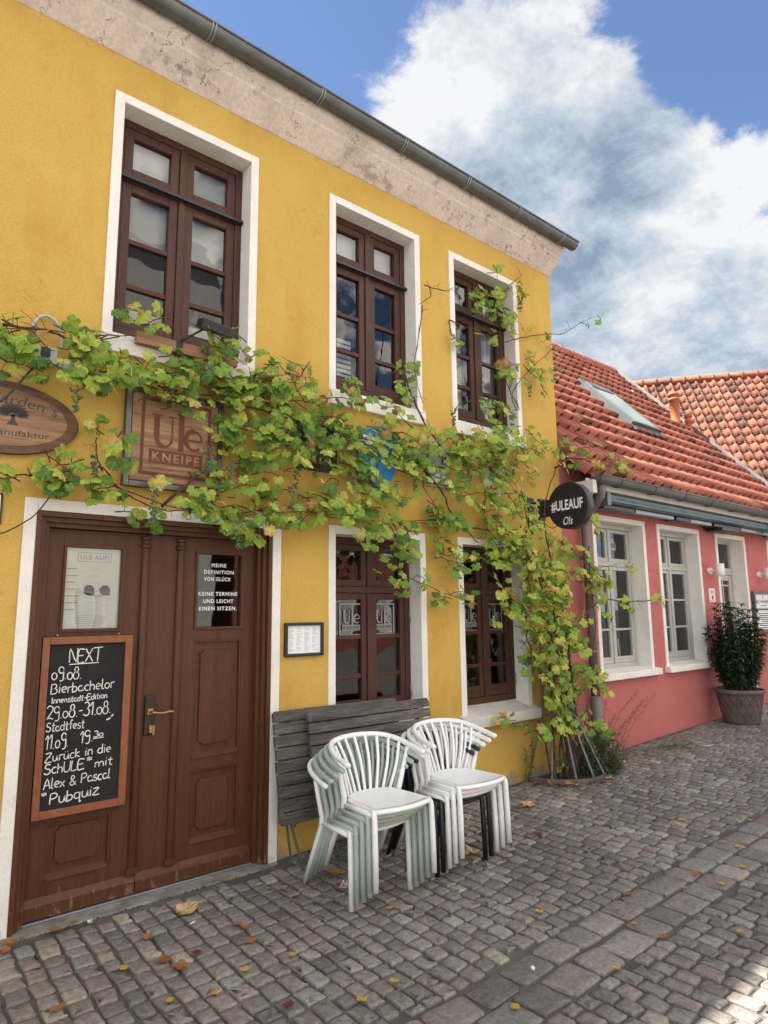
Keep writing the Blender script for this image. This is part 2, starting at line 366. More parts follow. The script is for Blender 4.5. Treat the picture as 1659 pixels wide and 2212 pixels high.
M['soil'] = mat('soil', (.03,.022,.016), 1, (.05,.036,.026), 30, 6, bump=.5, bscale=60)
M['pot'] = mat('pot_clay', (.15,.118,.095), .9, (.085,.07,.06), 8, 6, bump=.3, bscale=50)
M['blue'] = mat('sign_blue', (.03,.27,.62), .5, (.025,.22,.52), 4); M['white2'] = mat('sign_white', (.72,.74,.74), .55, (.62,.64,.64), 5)
M['signgrey'] = mat('sign_grey', (.42,.43,.43), .6, (.33,.34,.34), 6, 6); M['signred'] = mat('sign_red', (.42,.04,.06), .6)
M['gold'] = mat('cream_paint', (.55,.42,.26), .6); M['brass'] = mat('worn_brass', (.50,.30,.16), .35, (.32,.19,.10), 12, metal=.85)
M['darkbrass'] = mat('dark_bronze', (.06,.048,.032), .45, (.04,.032,.022), 10, metal=.7)
M['plasticgrey'] = mat('grey_box_plastic', (.42,.43,.42), .5); M['opal'] = mat('lamp_white', (.74,.73,.70), .5)
M['stem'] = mat('dry_stem', (.16,.12,.07), .9, (.10,.07,.04), 20)
M['step'] = mat('step_stone', (.30,.28,.245), .9, (.13,.12,.105), 8, 8, bump=.5, bscale=30)
M['green_emblem'] = mat('green_emblem', (.05,.18,.10), .6)
M['pale_house'] = mat('pale_plaster', (.66,.64,.60), .9, (.60,.58,.54), 2); M['slate'] = mat('dark_roof', (.07,.07,.075), .8, (.1,.1,.1), 5)
M['brick'] = mat('brick_wall', (.33,.12,.08), .9, (.25,.085,.06), 9, 3)
M['ceramic'] = mat('ceramic', (.7,.7,.68), .3); M['bookgreen'] = mat('book_green', (.16,.34,.22), .6); M['reflection_blue'] = mat('reflection_blue', (.03,.12,.36), .5)

def glass_mat(name, tint=(.92,.95,.95), refl=.045):
    m = bpy.data.materials.new(name); m.use_nodes = True; N = m.node_tree.nodes; L = m.node_tree.links; N.clear()
    o = N.new('ShaderNodeOutputMaterial'); t = N.new('ShaderNodeBsdfTransparent'); t.inputs[0].default_value = (*tint, 1)
    g = N.new('ShaderNodeBsdfGlossy'); g.inputs['Roughness'].default_value = .015
    tc = N.new('ShaderNodeTexCoord'); n = N.new('ShaderNodeTexNoise'); n.inputs['Scale'].default_value = 3.5; n.inputs['Detail'].default_value = 1
    L.new(tc.outputs['Object'], n.inputs['Vector'])
    b = N.new('ShaderNodeBump'); b.inputs['Strength'].default_value = .10; b.inputs['Distance'].default_value = .02; L.new(n.outputs[0], b.inputs['Height']); L.new(b.outputs[0], g.inputs['Normal'])
    fr = N.new('ShaderNodeFresnel'); fr.inputs[0].default_value = 1.52
    a = N.new('ShaderNodeMath'); a.operation = 'ADD'; a.use_clamp = True; L.new(fr.outputs[0], a.inputs[0]); a.inputs[1].default_value = refl
    mx = N.new('ShaderNodeMixShader'); L.new(a.outputs[0], mx.inputs[0]); L.new(t.outputs[0], mx.inputs[1]); L.new(g.outputs[0], mx.inputs[2]); L.new(mx.outputs[0], o.inputs[0])
    return m
M['glass'] = glass_mat('window_glass')

def leaf_mat(name, stops, rough=.5, trans=.35):
    m, N, L, P = nodes(name)
    a = N.new('ShaderNodeAttribute'); a.attribute_name = 'tint'; v = N.new('ShaderNodeAttribute'); v.attribute_name = 'vein'
    r = N.new('ShaderNodeValToRGB'); e = r.color_ramp.elements
    e[0].position = stops[0][0]; e[0].color = (*stops[0][1], 1); e[1].position = stops[-1][0]; e[1].color = (*stops[-1][1], 1)
    for p, c in stops[1:-1]:
        x = e.new(p); x.color = (*c, 1)
    L.new(a.outputs['Fac'], r.inputs[0])
    tc = N.new('ShaderNodeTexCoord'); n = N.new('ShaderNodeTexNoise'); n.inputs['Scale'].default_value = 38; n.inputs['Detail'].default_value = 3; L.new(tc.outputs['Object'], n.inputs['Vector'])
    mr = N.new('ShaderNodeMapRange'); L.new(n.outputs[0], mr.inputs[0]); mr.inputs[1].default_value = .3; mr.inputs[2].default_value = .7; mr.inputs[3].default_value = .82; mr.inputs[4].default_value = 1.16
    pw = N.new('ShaderNodeMath'); pw.operation = 'POWER'; L.new(v.outputs['Fac'], pw.inputs[0]); pw.inputs[1].default_value = 5
    ad = N.new('ShaderNodeMath'); ad.operation = 'MULTIPLY_ADD'; L.new(pw.outputs[0], ad.inputs[0]); ad.inputs[1].default_value = .55; L.new(mr.outputs[0], ad.inputs[2])
    mm = N.new('ShaderNodeMix'); mm.data_type = 'RGBA'; mm.blend_type = 'MULTIPLY'; mm.inputs[0].default_value = 1; L.new(r.outputs[0], mm.inputs[6]); L.new(ad.outputs[0], mm.inputs[7])
    L.new(mm.outputs[2], P.inputs['Base Color']); P.inputs['Roughness'].default_value = rough; P.inputs['Specular IOR Level'].default_value = .35
    tr = N.new('ShaderNodeBsdfTranslucent'); L.new(mm.outputs[2], tr.inputs[0])
    mx = N.new('ShaderNodeMixShader'); mx.inputs[0].default_value = trans; L.new(P.outputs[0], mx.inputs[1]); L.new(tr.outputs[0], mx.inputs[2])
    L.new(mx.outputs[0], N['Material Output'].inputs[0]); return m
M['leaf'] = leaf_mat('vine_leaf', [(0,(.06,.15,.024)),(.28,(.19,.32,.04)),(.5,(.36,.45,.065)),(.74,(.52,.49,.10)),(.88,(.54,.34,.12)),(1,(.22,.085,.035))])
M['shrubleaf'] = leaf_mat('shrub_leaf', [(0,(.022,.052,.02)),(.6,(.05,.10,.032)),(1,(.13,.13,.05))], .4, .2)
M['herb'] = leaf_mat('herb_leaf', [(0,(.03,.075,.025)),(.6,(.07,.13,.035)),(1,(.20,.18,.06))], .55, .3)
M['fallen'] = leaf_mat('fallen_leaf', [(0,(.40,.24,.10)),(.35,(.24,.09,.03)),(.6,(.11,.025,.018)),(.8,(.46,.30,.045)),(1,(.46,.31,.15))], .7, .1)
CLUSTERS=[(0.59,-0.14,3.28,0.11,0.04,12),(0.67,-0.14,3.18,0.13,0.06,16),(0.81,-0.14,3.26,0.15,0.07,22),(0.99,-0.14,3.27,0.13,0.08,20),(1.13,-0.14,3.16,0.16,0.08,22),(0.89,-0.14,3.09,0.12,0.06,12),(1.05,-0.14,3.03,0.13,0.07,14),(0.6,-0.14,3.08,0.07,0.05,8),(0.68,-0.14,3.05,0.07,0.04,5),(1.18,-0.14,3.48,0.06,0.05,4),(1.35,-0.14,3.5,0.13,0.06,7),(1.29,-0.14,3.17,0.16,0.08,20),(1.39,-0.14,3.06,0.12,0.06,14),(1.5,-0.14,3.25,0.15,0.08,13),(1.69,-0.14,3.32,0.19,0.08,18),(1.85,-0.14,3.49,0.15,0.09,16),(2.01,-0.14,3.53,0.06,0.15,10),(1.6,-0.14,3.12,0.12,0.08,14),(1.82,-0.14,3.21,0.2,0.1,26),(2.03,-0.14,3.16,0.21,0.14,34),(1.93,-0.14,2.97,0.09,0.15,22),(2.14,-0.14,3.29,0.18,0.1,24),(2.37,-0.14,3.34,0.22,0.11,26),(2.53,-0.14,3.19,0.23,0.15,34),(2.33,-0.14,3.07,0.17,0.13,26),(2.16,-0.14,2.93,0.15,0.07,9),(2.41,-0.14,2.86,0.22,0.14,28),(2.7,-0.14,2.97,0.25,0.15,32),(2.87,-0.14,3.08,0.27,0.13,26),(2.26,-0.14,2.66,0.15,0.07,6),(2.03,-0.14,2.63,0.12,0.07,9),(1.88,-0.14,2.56,0.13,0.06,8),(1.59,-0.14,3.0,0.09,0.06,4),(1.56,-0.14,2.98,0.02,0.02,2),(1.74,-0.14,2.88,0.06,0.06,4),(1.94,-0.14,2.83,0.09,0.07,8),(2.15,-0.14,2.8,0.07,0.08,5),(2.25,-0.14,3.47,0.05,0.05,2),(2.45,-0.14,3.45,0.18,0.06,9),(2.83,-0.14,3.33,0.18,0.1,13),(3.1,-0.14,3.39,0.21,0.09,7),(3.32,-0.14,3.38,0.12,0.08,5),(3.22,-0.14,3.16,0.24,0.12,18),(3.44,-0.14,3.08,0.31,0.16,32),(3.15,-0.14,2.91,0.29,0.13,26),(3.65,-0.14,2.91,0.29,0.16,32),(3.93,-0.14,3.07,0.31,0.16,28),(4.23,-0.14,3.2,0.31,0.18,28),(4.47,-0.14,3.02,0.38,0.19,36),(3.98,-0.14,2.83,0.29,0.12,22),(3.54,-0.14,2.69,0.21,0.09,8),(3.24,-0.14,2.7,0.06,0.1,4),(4.81,-0.14,3.3,0.31,0.21,32),(4.8,-0.14,3.58,0.28,0.19,18),(5.07,-0.14,2.92,0.3,0.26,32),(5.36,-0.14,3.34,0.22,0.22,16),(5.36,-0.14,3.89,0.2,0.3,10),(5.07,-0.14,3.92,0.15,0.2,6),(1.2,-0.14,2.61,0.05,0.07,5),(0.88,-0.14,2.5,0.12,0.1,28),(1.1,-0.14,2.44,0.09,0.07,10),(1.08,-0.14,2.74,0.07,0.06,5),(1.12,-0.14,2.68,0.08,0.07,6),(0.6,-0.14,2.44,0.04,0.06,7),(0.75,-0.14,2.45,0.02,0.02,1),(1.36,-0.14,2.27,0.08,0.05,4),(1.52,-0.14,2.25,0.06,0.04,3),(1.64,-0.14,2.37,0.14,0.09,12),(1.4,-0.14,2.47,0.06,0.06,5),(1.76,-0.14,2.53,0.08,0.05,4),(1.78,-0.14,2.35,0.11,0.08,9),(1.95,-0.14,2.38,0.15,0.13,18),(2.11,-0.14,2.31,0.14,0.11,16),(2.04,-0.14,2.2,0.04,0.06,3),(2.16,-0.14,2.47,0.13,0.08,9),(2.38,-0.14,2.39,0.18,0.1,18),(2.66,-0.14,2.42,0.2,0.12,20),(2.87,-0.14,2.49,0.21,0.11,22),(3.14,-0.14,2.54,0.22,0.14,22),(3.09,-0.14,2.31,0.17,0.13,17),(3.35,-0.14,2.23,0.18,0.13,17),(3.48,-0.14,2.4,0.18,0.14,12),(3.42,-0.14,2.07,0.18,0.13,12),(3.3,-0.14,2.01,0.09,0.07,4),(3.52,-0.14,1.92,0.09,0.08,4),(3.65,-0.14,1.91,0.08,0.05,3),(3.8,-0.14,2.5,0.26,0.13,18),(4.14,-0.14,2.55,0.28,0.14,24),(3.99,-0.14,2.3,0.15,0.11,7),(4.18,-0.14,2.22,0.28,0.13,15),(4.12,-0.14,2.02,0.21,0.09,7),(3.89,-0.14,1.82,0.13,0.04,5),(4.11,-0.14,1.8,0.14,0.05,5),(4.3,-0.14,1.74,0.06,0.04,2),(4.58,-0.14,2.68,0.31,0.17,28),(4.63,-0.14,2.38,0.31,0.2,22),(4.75,-0.14,2.17,0.29,0.17,24),(4.63,-0.14,1.93,0.17,0.09,8),(4.54,-0.14,1.74,0.08,0.08,2),(4.53,-0.14,1.55,0.09,0.05,2),(2.83,-0.14,2.79,0.17,0.05,6),(2.53,-0.14,2.72,0.12,0.05,6),(2.7,-0.14,2.65,0.12,0.05,4),(3.05,-0.14,2.79,0.14,0.07,8),(3.39,-0.14,2.87,0.2,0.09,12),(4.82,-0.06,4.75,0.36,0.14,20),(4.64,-0.06,4.77,0.24,0.08,8),(5.01,-0.06,4.94,0.25,0.09,8),(5.14,-0.06,4.67,0.14,0.09,5),(4.75,-0.06,4.41,0.24,0.06,5),(4.81,-0.06,4.3,0.07,0.04,1),(4.32,-0.06,4.22,0.1,0.08,3),(4.95,-0.06,4.56,0.1,0.1,3),(5.21,-0.06,4.56,0.02,0.02,1),(5.44,-0.06,4.63,0.05,0.03,1),(5.56,-0.06,4.55,0.07,0.03,1),(4.92,-0.06,4.11,0.16,0.18,8),(4.67,-0.06,4.0,0.11,0.05,2),(4.72,-0.06,3.73,0.15,0.09,5),(4.82,-0.06,3.53,0.17,0.1,6),(5.24,-0.06,5.09,0.03,0.03,1),(4.8,-0.06,5.02,0.14,0.06,3),(5.65,-0.06,4.21,0.1,0.11,4),(5.42,-0.06,4.28,0.11,0.08,3),(5.25,-0.06,4.14,0.11,0.09,3),(5.19,-0.06,4.89,0.12,0.13,5),(5.8,-0.06,4.51,0.09,0.03,2),(4.84,-0.3,2.56,0.29,0.21,34),(4.96,-0.3,2.26,0.32,0.2,36),(5.01,-0.3,1.95,0.32,0.2,36),(5.2,-0.3,1.71,0.41,0.2,40),(4.92,-0.3,1.65,0.25,0.15,18),(5.1,-0.3,1.35,0.32,0.19,30),(5.34,-0.3,1.12,0.41,0.2,36),(5.54,-0.3,0.85,0.38,0.17,30),(5.14,-0.3,0.97,0.25,0.15,16),(4.95,-0.3,0.66,0.17,0.09,8),(4.88,-0.3,1.15,0.09,0.12,6),(4.59,-0.3,0.68,0.12,0.04,5),(5.33,-0.3,0.63,0.29,0.08,14),(5.75,-0.3,0.61,0.2,0.11,9),(5.52,-0.3,1.51,0.28,0.18,18),(5.96,-0.3,1.86,0.34,0.16,14),(6.52,-0.3,1.75,0.09,0.04,2),(6.34,-0.3,1.71,0.13,0.05,3),(6.91,-0.3,1.76,0.14,0.04,4),(6.66,-0.3,1.69,0.08,0.05,2),(6.16,-0.3,1.59,0.07,0.07,2),(6.14,-0.3,1.98,0.14,0.05,3),(5.39,-0.3,2.14,0.3,0.21,18),(5.85,-0.3,2.02,0.18,0.12,8),(6.52,-0.3,2.14,0.11,0.02,2),(5.48,-0.3,2.28,0.2,0.11,9),(5.66,-0.3,1.33,0.27,0.12,12),(5.23,-0.3,2.05,0.16,0.13,10),(5.6,-0.3,1.09,0.15,0.09,8),(5.9,-0.3,0.95,0.11,0.14,6),(5.81,-0.3,2.57,0.12,0.13,6),(5.69,-0.3,2.87,0.07,0.05,1),(5.65,-0.3,3.33,0.21,0.14,10),(5.84,-0.3,3.18,0.19,0.09,6),(6.4,-0.3,3.21,0.28,0.08,9),(6.87,-0.3,3.31,0.14,0.06,4),(6.22,-0.3,3.03,0.11,0.1,3),(6.1,-0.3,3.22,0.11,0.06,3),(6.46,-0.3,3.11,0.11,0.06,3),(5.39,-0.3,3.07,0.12,0.11,5),(5.21,-0.3,2.63,0.12,0.09,5),(5.43,-0.3,0.48,0.15,0.07,6),(5.23,-0.3,0.3,0.14,0.12,4)]
CANES=[[(0.53,-0.1,3.28),(0.76,-0.1,3.31),(0.92,-0.1,3.28),(1.03,-0.1,3.24),(1.3,-0.1,3.13),(1.44,-0.1,3.12),(1.71,-0.1,3.09),(2.16,-0.1,3.11),(2.72,-0.1,3.06),(3.48,-0.1,3.03),(4.26,-0.1,3.0),(4.83,-0.1,2.8),(5.09,-0.1,2.51)],[(0.91,-0.1,3.28),(1.19,-0.1,3.16),(1.46,-0.1,3.1),(1.84,-0.1,3.15),(2.31,-0.1,3.25),(2.72,-0.1,3.15),(3.18,-0.1,3.04),(3.79,-0.1,2.94)],[(0.61,-0.1,2.44),(0.76,-0.1,2.43),(0.92,-0.1,2.48),(1.11,-0.1,2.54),(1.2,-0.1,2.45),(1.31,-0.1,2.38),(1.5,-0.1,2.33),(1.65,-0.1,2.31),(1.98,-0.1,2.32),(2.33,-0.1,2.41),(2.73,-0.1,2.38),(3.08,-0.1,2.37),(3.57,-0.1,2.39),(4.18,-0.1,2.42),(4.74,-0.1,2.39),(5.14,-0.1,2.19)],[(1.13,-0.1,2.52),(1.09,-0.1,2.61),(1.08,-0.1,2.71),(1.09,-0.1,2.79)],[(3.7,-0.1,3.49),(3.8,-0.1,3.3),(4.0,-0.1,3.08),(4.23,-0.1,2.97)],[(3.78,-0.1,2.88),(3.99,-0.1,2.69),(4.09,-0.1,2.57),(4.25,-0.1,2.42),(4.45,-0.1,2.27)],[(3.54,-0.1,3.72),(3.62,-0.1,3.53),(3.7,-0.1,3.49)],[(3.84,-0.1,4.62),(4.08,-0.1,4.64),(4.2,-0.1,4.7)],[(2.47,-0.1,3.36),(2.53,-0.1,3.48),(2.35,-0.1,3.53)],[(2.53,-0.1,3.48),(2.59,-0.1,3.57)],[(1.49,-0.1,2.33),(1.76,-0.1,2.59),(1.96,-0.1,2.81)],[(2.18,-0.1,2.44),(2.4,-0.1,2.53),(2.73,-0.1,2.46),(2.99,-0.1,2.42)],[(0.54,-0.1,3.13),(0.73,-0.1,3.13),(0.9,-0.1,3.09)],[(1.03,-0.1,3.33),(1.16,-0.1,3.38),(1.38,-0.1,3.46)],[(5.11,-0.1,3.68),(5.02,-0.1,3.82),(5.27,-0.1,4.1),(5.71,-0.1,4.47),(5.81,-0.1,4.55)],[(3.39,-0.1,2.15),(3.51,-0.1,1.98),(3.66,-0.1,1.92),(3.98,-0.1,1.82),(4.34,-0.1,1.72)],[(2.17,-0.1,3.05),(2.28,-0.1,2.86),(2.32,-0.1,2.76)],[(0.53,-0.1,3.3),(0.67,-0.1,3.3),(0.82,-0.1,3.3)],[(4.26,-0.1,3.0),(4.66,-0.1,3.28),(4.88,-0.1,3.6),(5.11,-0.1,3.68)],[(4.32,-0.1,3.08),(4.92,-0.1,3.09),(5.42,-0.1,3.36)],[(2.72,-0.1,3.04),(3.18,-0.1,2.91),(3.68,-0.1,2.76),(4.0,-0.1,2.5)],[(3.9,-0.1,4.61),(3.92,-0.1,4.53),(3.75,-0.1,4.38)],[(4.16,-0.1,3.46),(4.28,-0.1,3.58),(4.58,-0.1,3.66)],[(3.78,-0.1,4.39),(3.74,-0.1,4.11),(3.68,-0.1,3.8),(3.78,-0.1,3.48)],[(5.17,-0.05,3.71),(5.03,-0.05,3.96),(4.95,-0.05,4.33),(4.97,-0.05,4.68),(4.97,-0.05,4.88),(4.84,-0.05,4.94)],[(4.99,-0.05,4.39),(5.26,-0.05,4.51),(5.78,-0.05,4.69),(6.03,-0.05,4.77),(6.4,-0.05,4.99),(6.73,-0.05,5.18)],[(4.97,-0.05,4.88),(5.18,-0.05,5.1),(5.38,-0.05,5.28)],[(4.21,-0.05,4.4),(4.19,-0.05,4.26),(4.3,-0.05,4.19)],[(4.21,-0.05,4.4),(4.37,-0.05,4.4),(4.57,-0.05,4.41)],[(5.17,-0.28,0.1),(5.22,-0.28,0.38),(5.16,-0.28,0.8),(5.26,-0.28,1.21),(5.14,-0.28,1.71),(5.01,-0.28,1.93),(4.92,-0.28,2.18),(4.86,-0.28,2.47)],[(5.27,-0.28,0.08),(5.28,-0.28,0.45),(5.45,-0.28,0.86),(5.34,-0.28,1.3),(5.23,-0.28,1.69),(5.07,-0.28,1.95),(5.0,-0.28,2.39),(4.89,-0.28,2.83)],[(5.13,-0.28,0.1),(5.06,-0.28,0.48),(5.03,-0.28,0.89),(5.01,-0.28,1.14),(4.86,-0.28,1.44),(5.0,-0.28,1.52)],[(5.35,-0.28,0.11),(5.57,-0.28,0.46),(5.54,-0.28,0.94),(5.46,-0.28,1.38),(5.43,-0.28,1.83),(5.31,-0.28,2.18),(5.23,-0.28,2.64),(5.42,-0.28,3.08)],[(5.38,-0.28,0.06),(5.28,-0.28,0.62),(5.4,-0.28,1.12),(5.59,-0.28,1.46),(6.11,-0.28,1.74),(6.56,-0.28,1.74),(7.15,-0.28,1.76)],[(5.42,-0.28,3.08),(5.76,-0.28,3.25),(6.27,-0.28,3.22),(6.96,-0.28,3.34)],[(5.91,-0.28,2.31),(5.96,-0.28,1.93),(5.95,-0.28,1.46),(5.79,-0.28,1.1),(5.5,-0.28,0.59)],[(5.21,-0.28,0.21),(5.32,-0.28,0.61),(5.24,-0.28,0.96),(5.38,-0.28,1.29)],[(5.23,-0.28,1.69),(5.64,-0.28,2.01),(6.06,-0.28,2.08),(6.56,-0.28,2.15)]]
GRAPES=[(2.42,-0.13,2.64),(2.39,-0.13,2.51),(1.97,-0.13,2.18),(3.57,-0.13,2.74),(4.05,-0.13,3.4),(4.86,-0.13,3.01),(4.23,-0.13,2.85),(1.49,-0.13,3.14),(0.93,-0.13,2.92),(1.05,-0.13,2.54),(1.75,-0.13,2.68),(1.91,-0.13,2.63),(1.4,-0.13,2.38),(1.76,-0.13,2.35),(2.88,-0.13,2.97),(2.93,-0.13,2.68),(5.08,-0.13,4.8),(5.16,-0.13,3.9)]

# ------------------------------------------------------------------ ground
def gz(x): return max(0.0, .031*(min(x, 22)-2.2))
def build_ground():
    mb = MB(); xs = [-300, -4, 2.2, 22, 300]; ys = [-300, -12, 0, 12, 300]
    n = mb.add([(x, y, gz(x)-.013) for y in ys for x in xs])
    for j in range(4):
        for i in range(4): mb.face((n+j*5+i, n+j*5+i+1, n+(j+1)*5+i+1, n+(j+1)*5+i))
    m = mat('joint_sand', (.078,.070,.062), 1, (.125,.115,.103), 2.2, 8, .4, .7, .5, 50)
    overlay(m, (.22,.21,.195), (.60,.68), 1.6, amt=.75)
    struct(obj('ground', mb, m))
    # setts, each one a worn stone of its own shape
    mb = MB(); tint = []; wet = []
    rnd = random.Random(3)
    def sett(cx, cy, hx, hy, big=False):
        t = rnd.random(); tl = rnd.uniform(-.018, .018); tl2 = rnd.uniform(-.018, .018); h0 = rnd.uniform(-.0025, .0025)
        r = min(hx, hy)*rnd.uniform(.18, .42); rot = rnd.uniform(-.05, .05); sk = rnd.uniform(-.09, .09)
        pts = []
        for sx, sy, a0 in ((1,1,0),(-1,1,90),(-1,-1,180),(1,-1,270)):
            for da in (8, 45, 82):
                a = R(a0+da); x = sx*(hx-r)+r*math.cos(a); y = sy*(hy-r)+r*math.sin(a)
                x += rnd.uniform(-.0055,.0055)+sk*y; y += rnd.uniform(-.0055,.0055)
                pts.append((x*math.cos(rot)-y*math.sin(rot), x*math.sin(rot)+y*math.cos(rot)))
        def P(x, y, dz): return (cx+x, cy+y, gz(cx+x)+h0+tl*x+tl2*y+dz+rnd.uniform(-.0016,.0016))
        K = len(pts); b = len(mb.v)
        mb.v.append(P(0, 0, .002))
        for sc, dz in ((.6,.0015),(.92,.0),(1.0,-.006),(1.02,-.036)):
            for x, y in pts: mb.v.append(P(x*sc, y*sc, dz))
        for k in range(K):
            k2 = (k+1) % K; mb.face((b, b+1+k, b+1+k2), 0, True)
            for q in range(3): mb.face((b+1+q*K+k, b+1+(q+1)*K+k, b+1+(q+1)*K+k2, b+1+q*K+k2), 0, q == 0)
        tint.extend([t]*(1+4*K))
    x = -.6
    while x < 15:
        w = rnd.uniform(.088, .108); y = -.012-rnd.uniform(0, .06)
        while y > -4.4:
            l = rnd.uniform(.095, .145)
            y0 = y; y1 = y-l; wob = .012*math.sin(y*2.1+x*.8)
            if -2.265 < y1 and y0 < -1.885: y -= l; continue
            if y0 > -1.885 > y1: y1 = -1.885
            if y0 > -2.265 > y1: y0 = -2.265
            door = .70 < x < 2.40 and y0 > -.07
            tree = math.hypot(x-5.5, (y0+y1)/2+.08) < .40
            mh = math.hypot(x-7.55, (y0+y1)/2+.53) < .13
            if y0-y1 > .05 and not door and not tree and not mh:
                sett(x+w/2+wob, (y0+y1)/2, w/2-.0075, (y0-y1)/2-.0072)
            y -= l
        x += w
    for ya, yb in ((-1.893,-2.066),(-2.076,-2.258)):
        x = -.7
        while x < 15:
            l = rnd.uniform(.17, .27); sett(x+l/2, (ya+yb)/2+rnd.uniform(-.006,.006), l/2-.007, (ya-yb)/2-.004, True); x += l
    m, N, L, P = nodes('cobble_stone')
    a = N.new('ShaderNodeAttribute'); a.attribute_name = 'tint'
    r = N.new('ShaderNodeValToRGB'); e = r.color_ramp.elements; r.color_ramp.interpolation = 'LINEAR'
    e[0].color = (.125,.113,.102,1); e[1].position = 1; e[1].color = (.31,.28,.225,1)
    for p, c in ((.2,(.205,.182,.158)),(.38,(.155,.144,.130)),(.52,(.23,.20,.175)),(.64,(.195,.162,.145)),(.74,(.185,.188,.168)),(.84,(.26,.245,.22)),(.93,(.215,.178,.158))):
        q = e.new(p); q.color = (*c, 1)
    L.new(a.outputs['Fac'], r.inputs[0])
    tc = N.new('ShaderNodeTexCoord'); n1 = N.new('ShaderNodeTexNoise'); n1.inputs['Scale'].default_value = 45; n1.inputs['Detail'].default_value = 6; n1.inputs['Roughness'].default_value = .7
    L.new(tc.outputs['Object'], n1.inputs['Vector'])
    mr = N.new('ShaderNodeMapRange'); L.new(n1.outputs[0], mr.inputs[0]); mr.inputs[1].default_value = .3; mr.inputs[2].default_value = .7; mr.inputs[3].default_value = .60; mr.inputs[4].default_value = 1.45
    n2 = N.new('ShaderNodeTexNoise'); n2.inputs['Scale'].default_value = .9; n2.inputs['Detail'].default_value = 4; L.new(tc.outputs['Object'], n2.inputs['Vector'])
    mr2 = N.new('ShaderNodeMapRange'); L.new(n2.outputs[0], mr2.inputs[0]); mr2.inputs[1].default_value = .35; mr2.inputs[2].default_value = .65; mr2.inputs[3].default_value = .80; mr2.inputs[4].default_value = 1.15
    mul = N.new('ShaderNodeMath'); mul.operation = 'MULTIPLY'; L.new(mr.outputs[0], mul.inputs[0]); L.new(mr2.outputs[0], mul.inputs[1])
    mm = N.new('ShaderNodeMix'); mm.data_type = 'RGBA'; mm.blend_type = 'MULTIPLY'; mm.inputs[0].default_value = 1; L.new(r.outputs[0], mm.inputs[6]); L.new(mul.outputs[0], mm.inputs[7])
    L.new(mm.outputs[2], P.inputs['Base Color']); P.inputs['Roughness'].default_value = .62; P.inputs['Specular IOR Level'].default_value = .45
    bp = N.new('ShaderNodeBump'); bp.inputs['Strength'].default_value = .6; bp.inputs['Distance'].default_value = .008; L.new(n1.outputs[0], bp.inputs['Height']); L.new(bp.outputs[0], P.inputs['Normal'])
    struct(obj('pavement', mb, m, attr={'tint': tint}))
build_ground()

# ------------------------------------------------------------------ houses
def wall_holes(mb, x0, x1, z0, z1, y, holes, mi=0):
    xs = sorted({x0, x1, *[h[0] for h in holes], *[h[1] for h in holes]}); zs = sorted({z0, z1, *[h[2] for h in holes], *[h[3] for h in holes]})
    idx = {}
    def vid(i, j):
        if (i, j) not in idx: idx[i, j] = mb.add([(xs[i], y, zs[j])])
        return idx[i, j]
    for i in range(len(xs)-1):
        for j in range(len(zs)-1):
            cx, cz = (xs[i]+xs[i+1])/2, (zs[j]+zs[j+1])/2
            if any(h[0] < cx < h[1] and h[2] < cz < h[3] for h in holes): continue
            mb.face((vid(i,j), vid(i+1,j), vid(i+1,j+1), vid(i,j+1)), mi)

def surround(mb, x0, x1, z0, z1, w, depth, y0=-.012, mi=0):
    """painted band with its deep reveal: left, right and head pieces"""
    e = .006
    mb.box(x0, x0+w, y0, depth, z0, z1, mi); mb.box(x1-w, x1, y0, depth, z0, z1, mi); mb.box(x0+w, x1-w, y0, depth, z1-w, z1, mi)

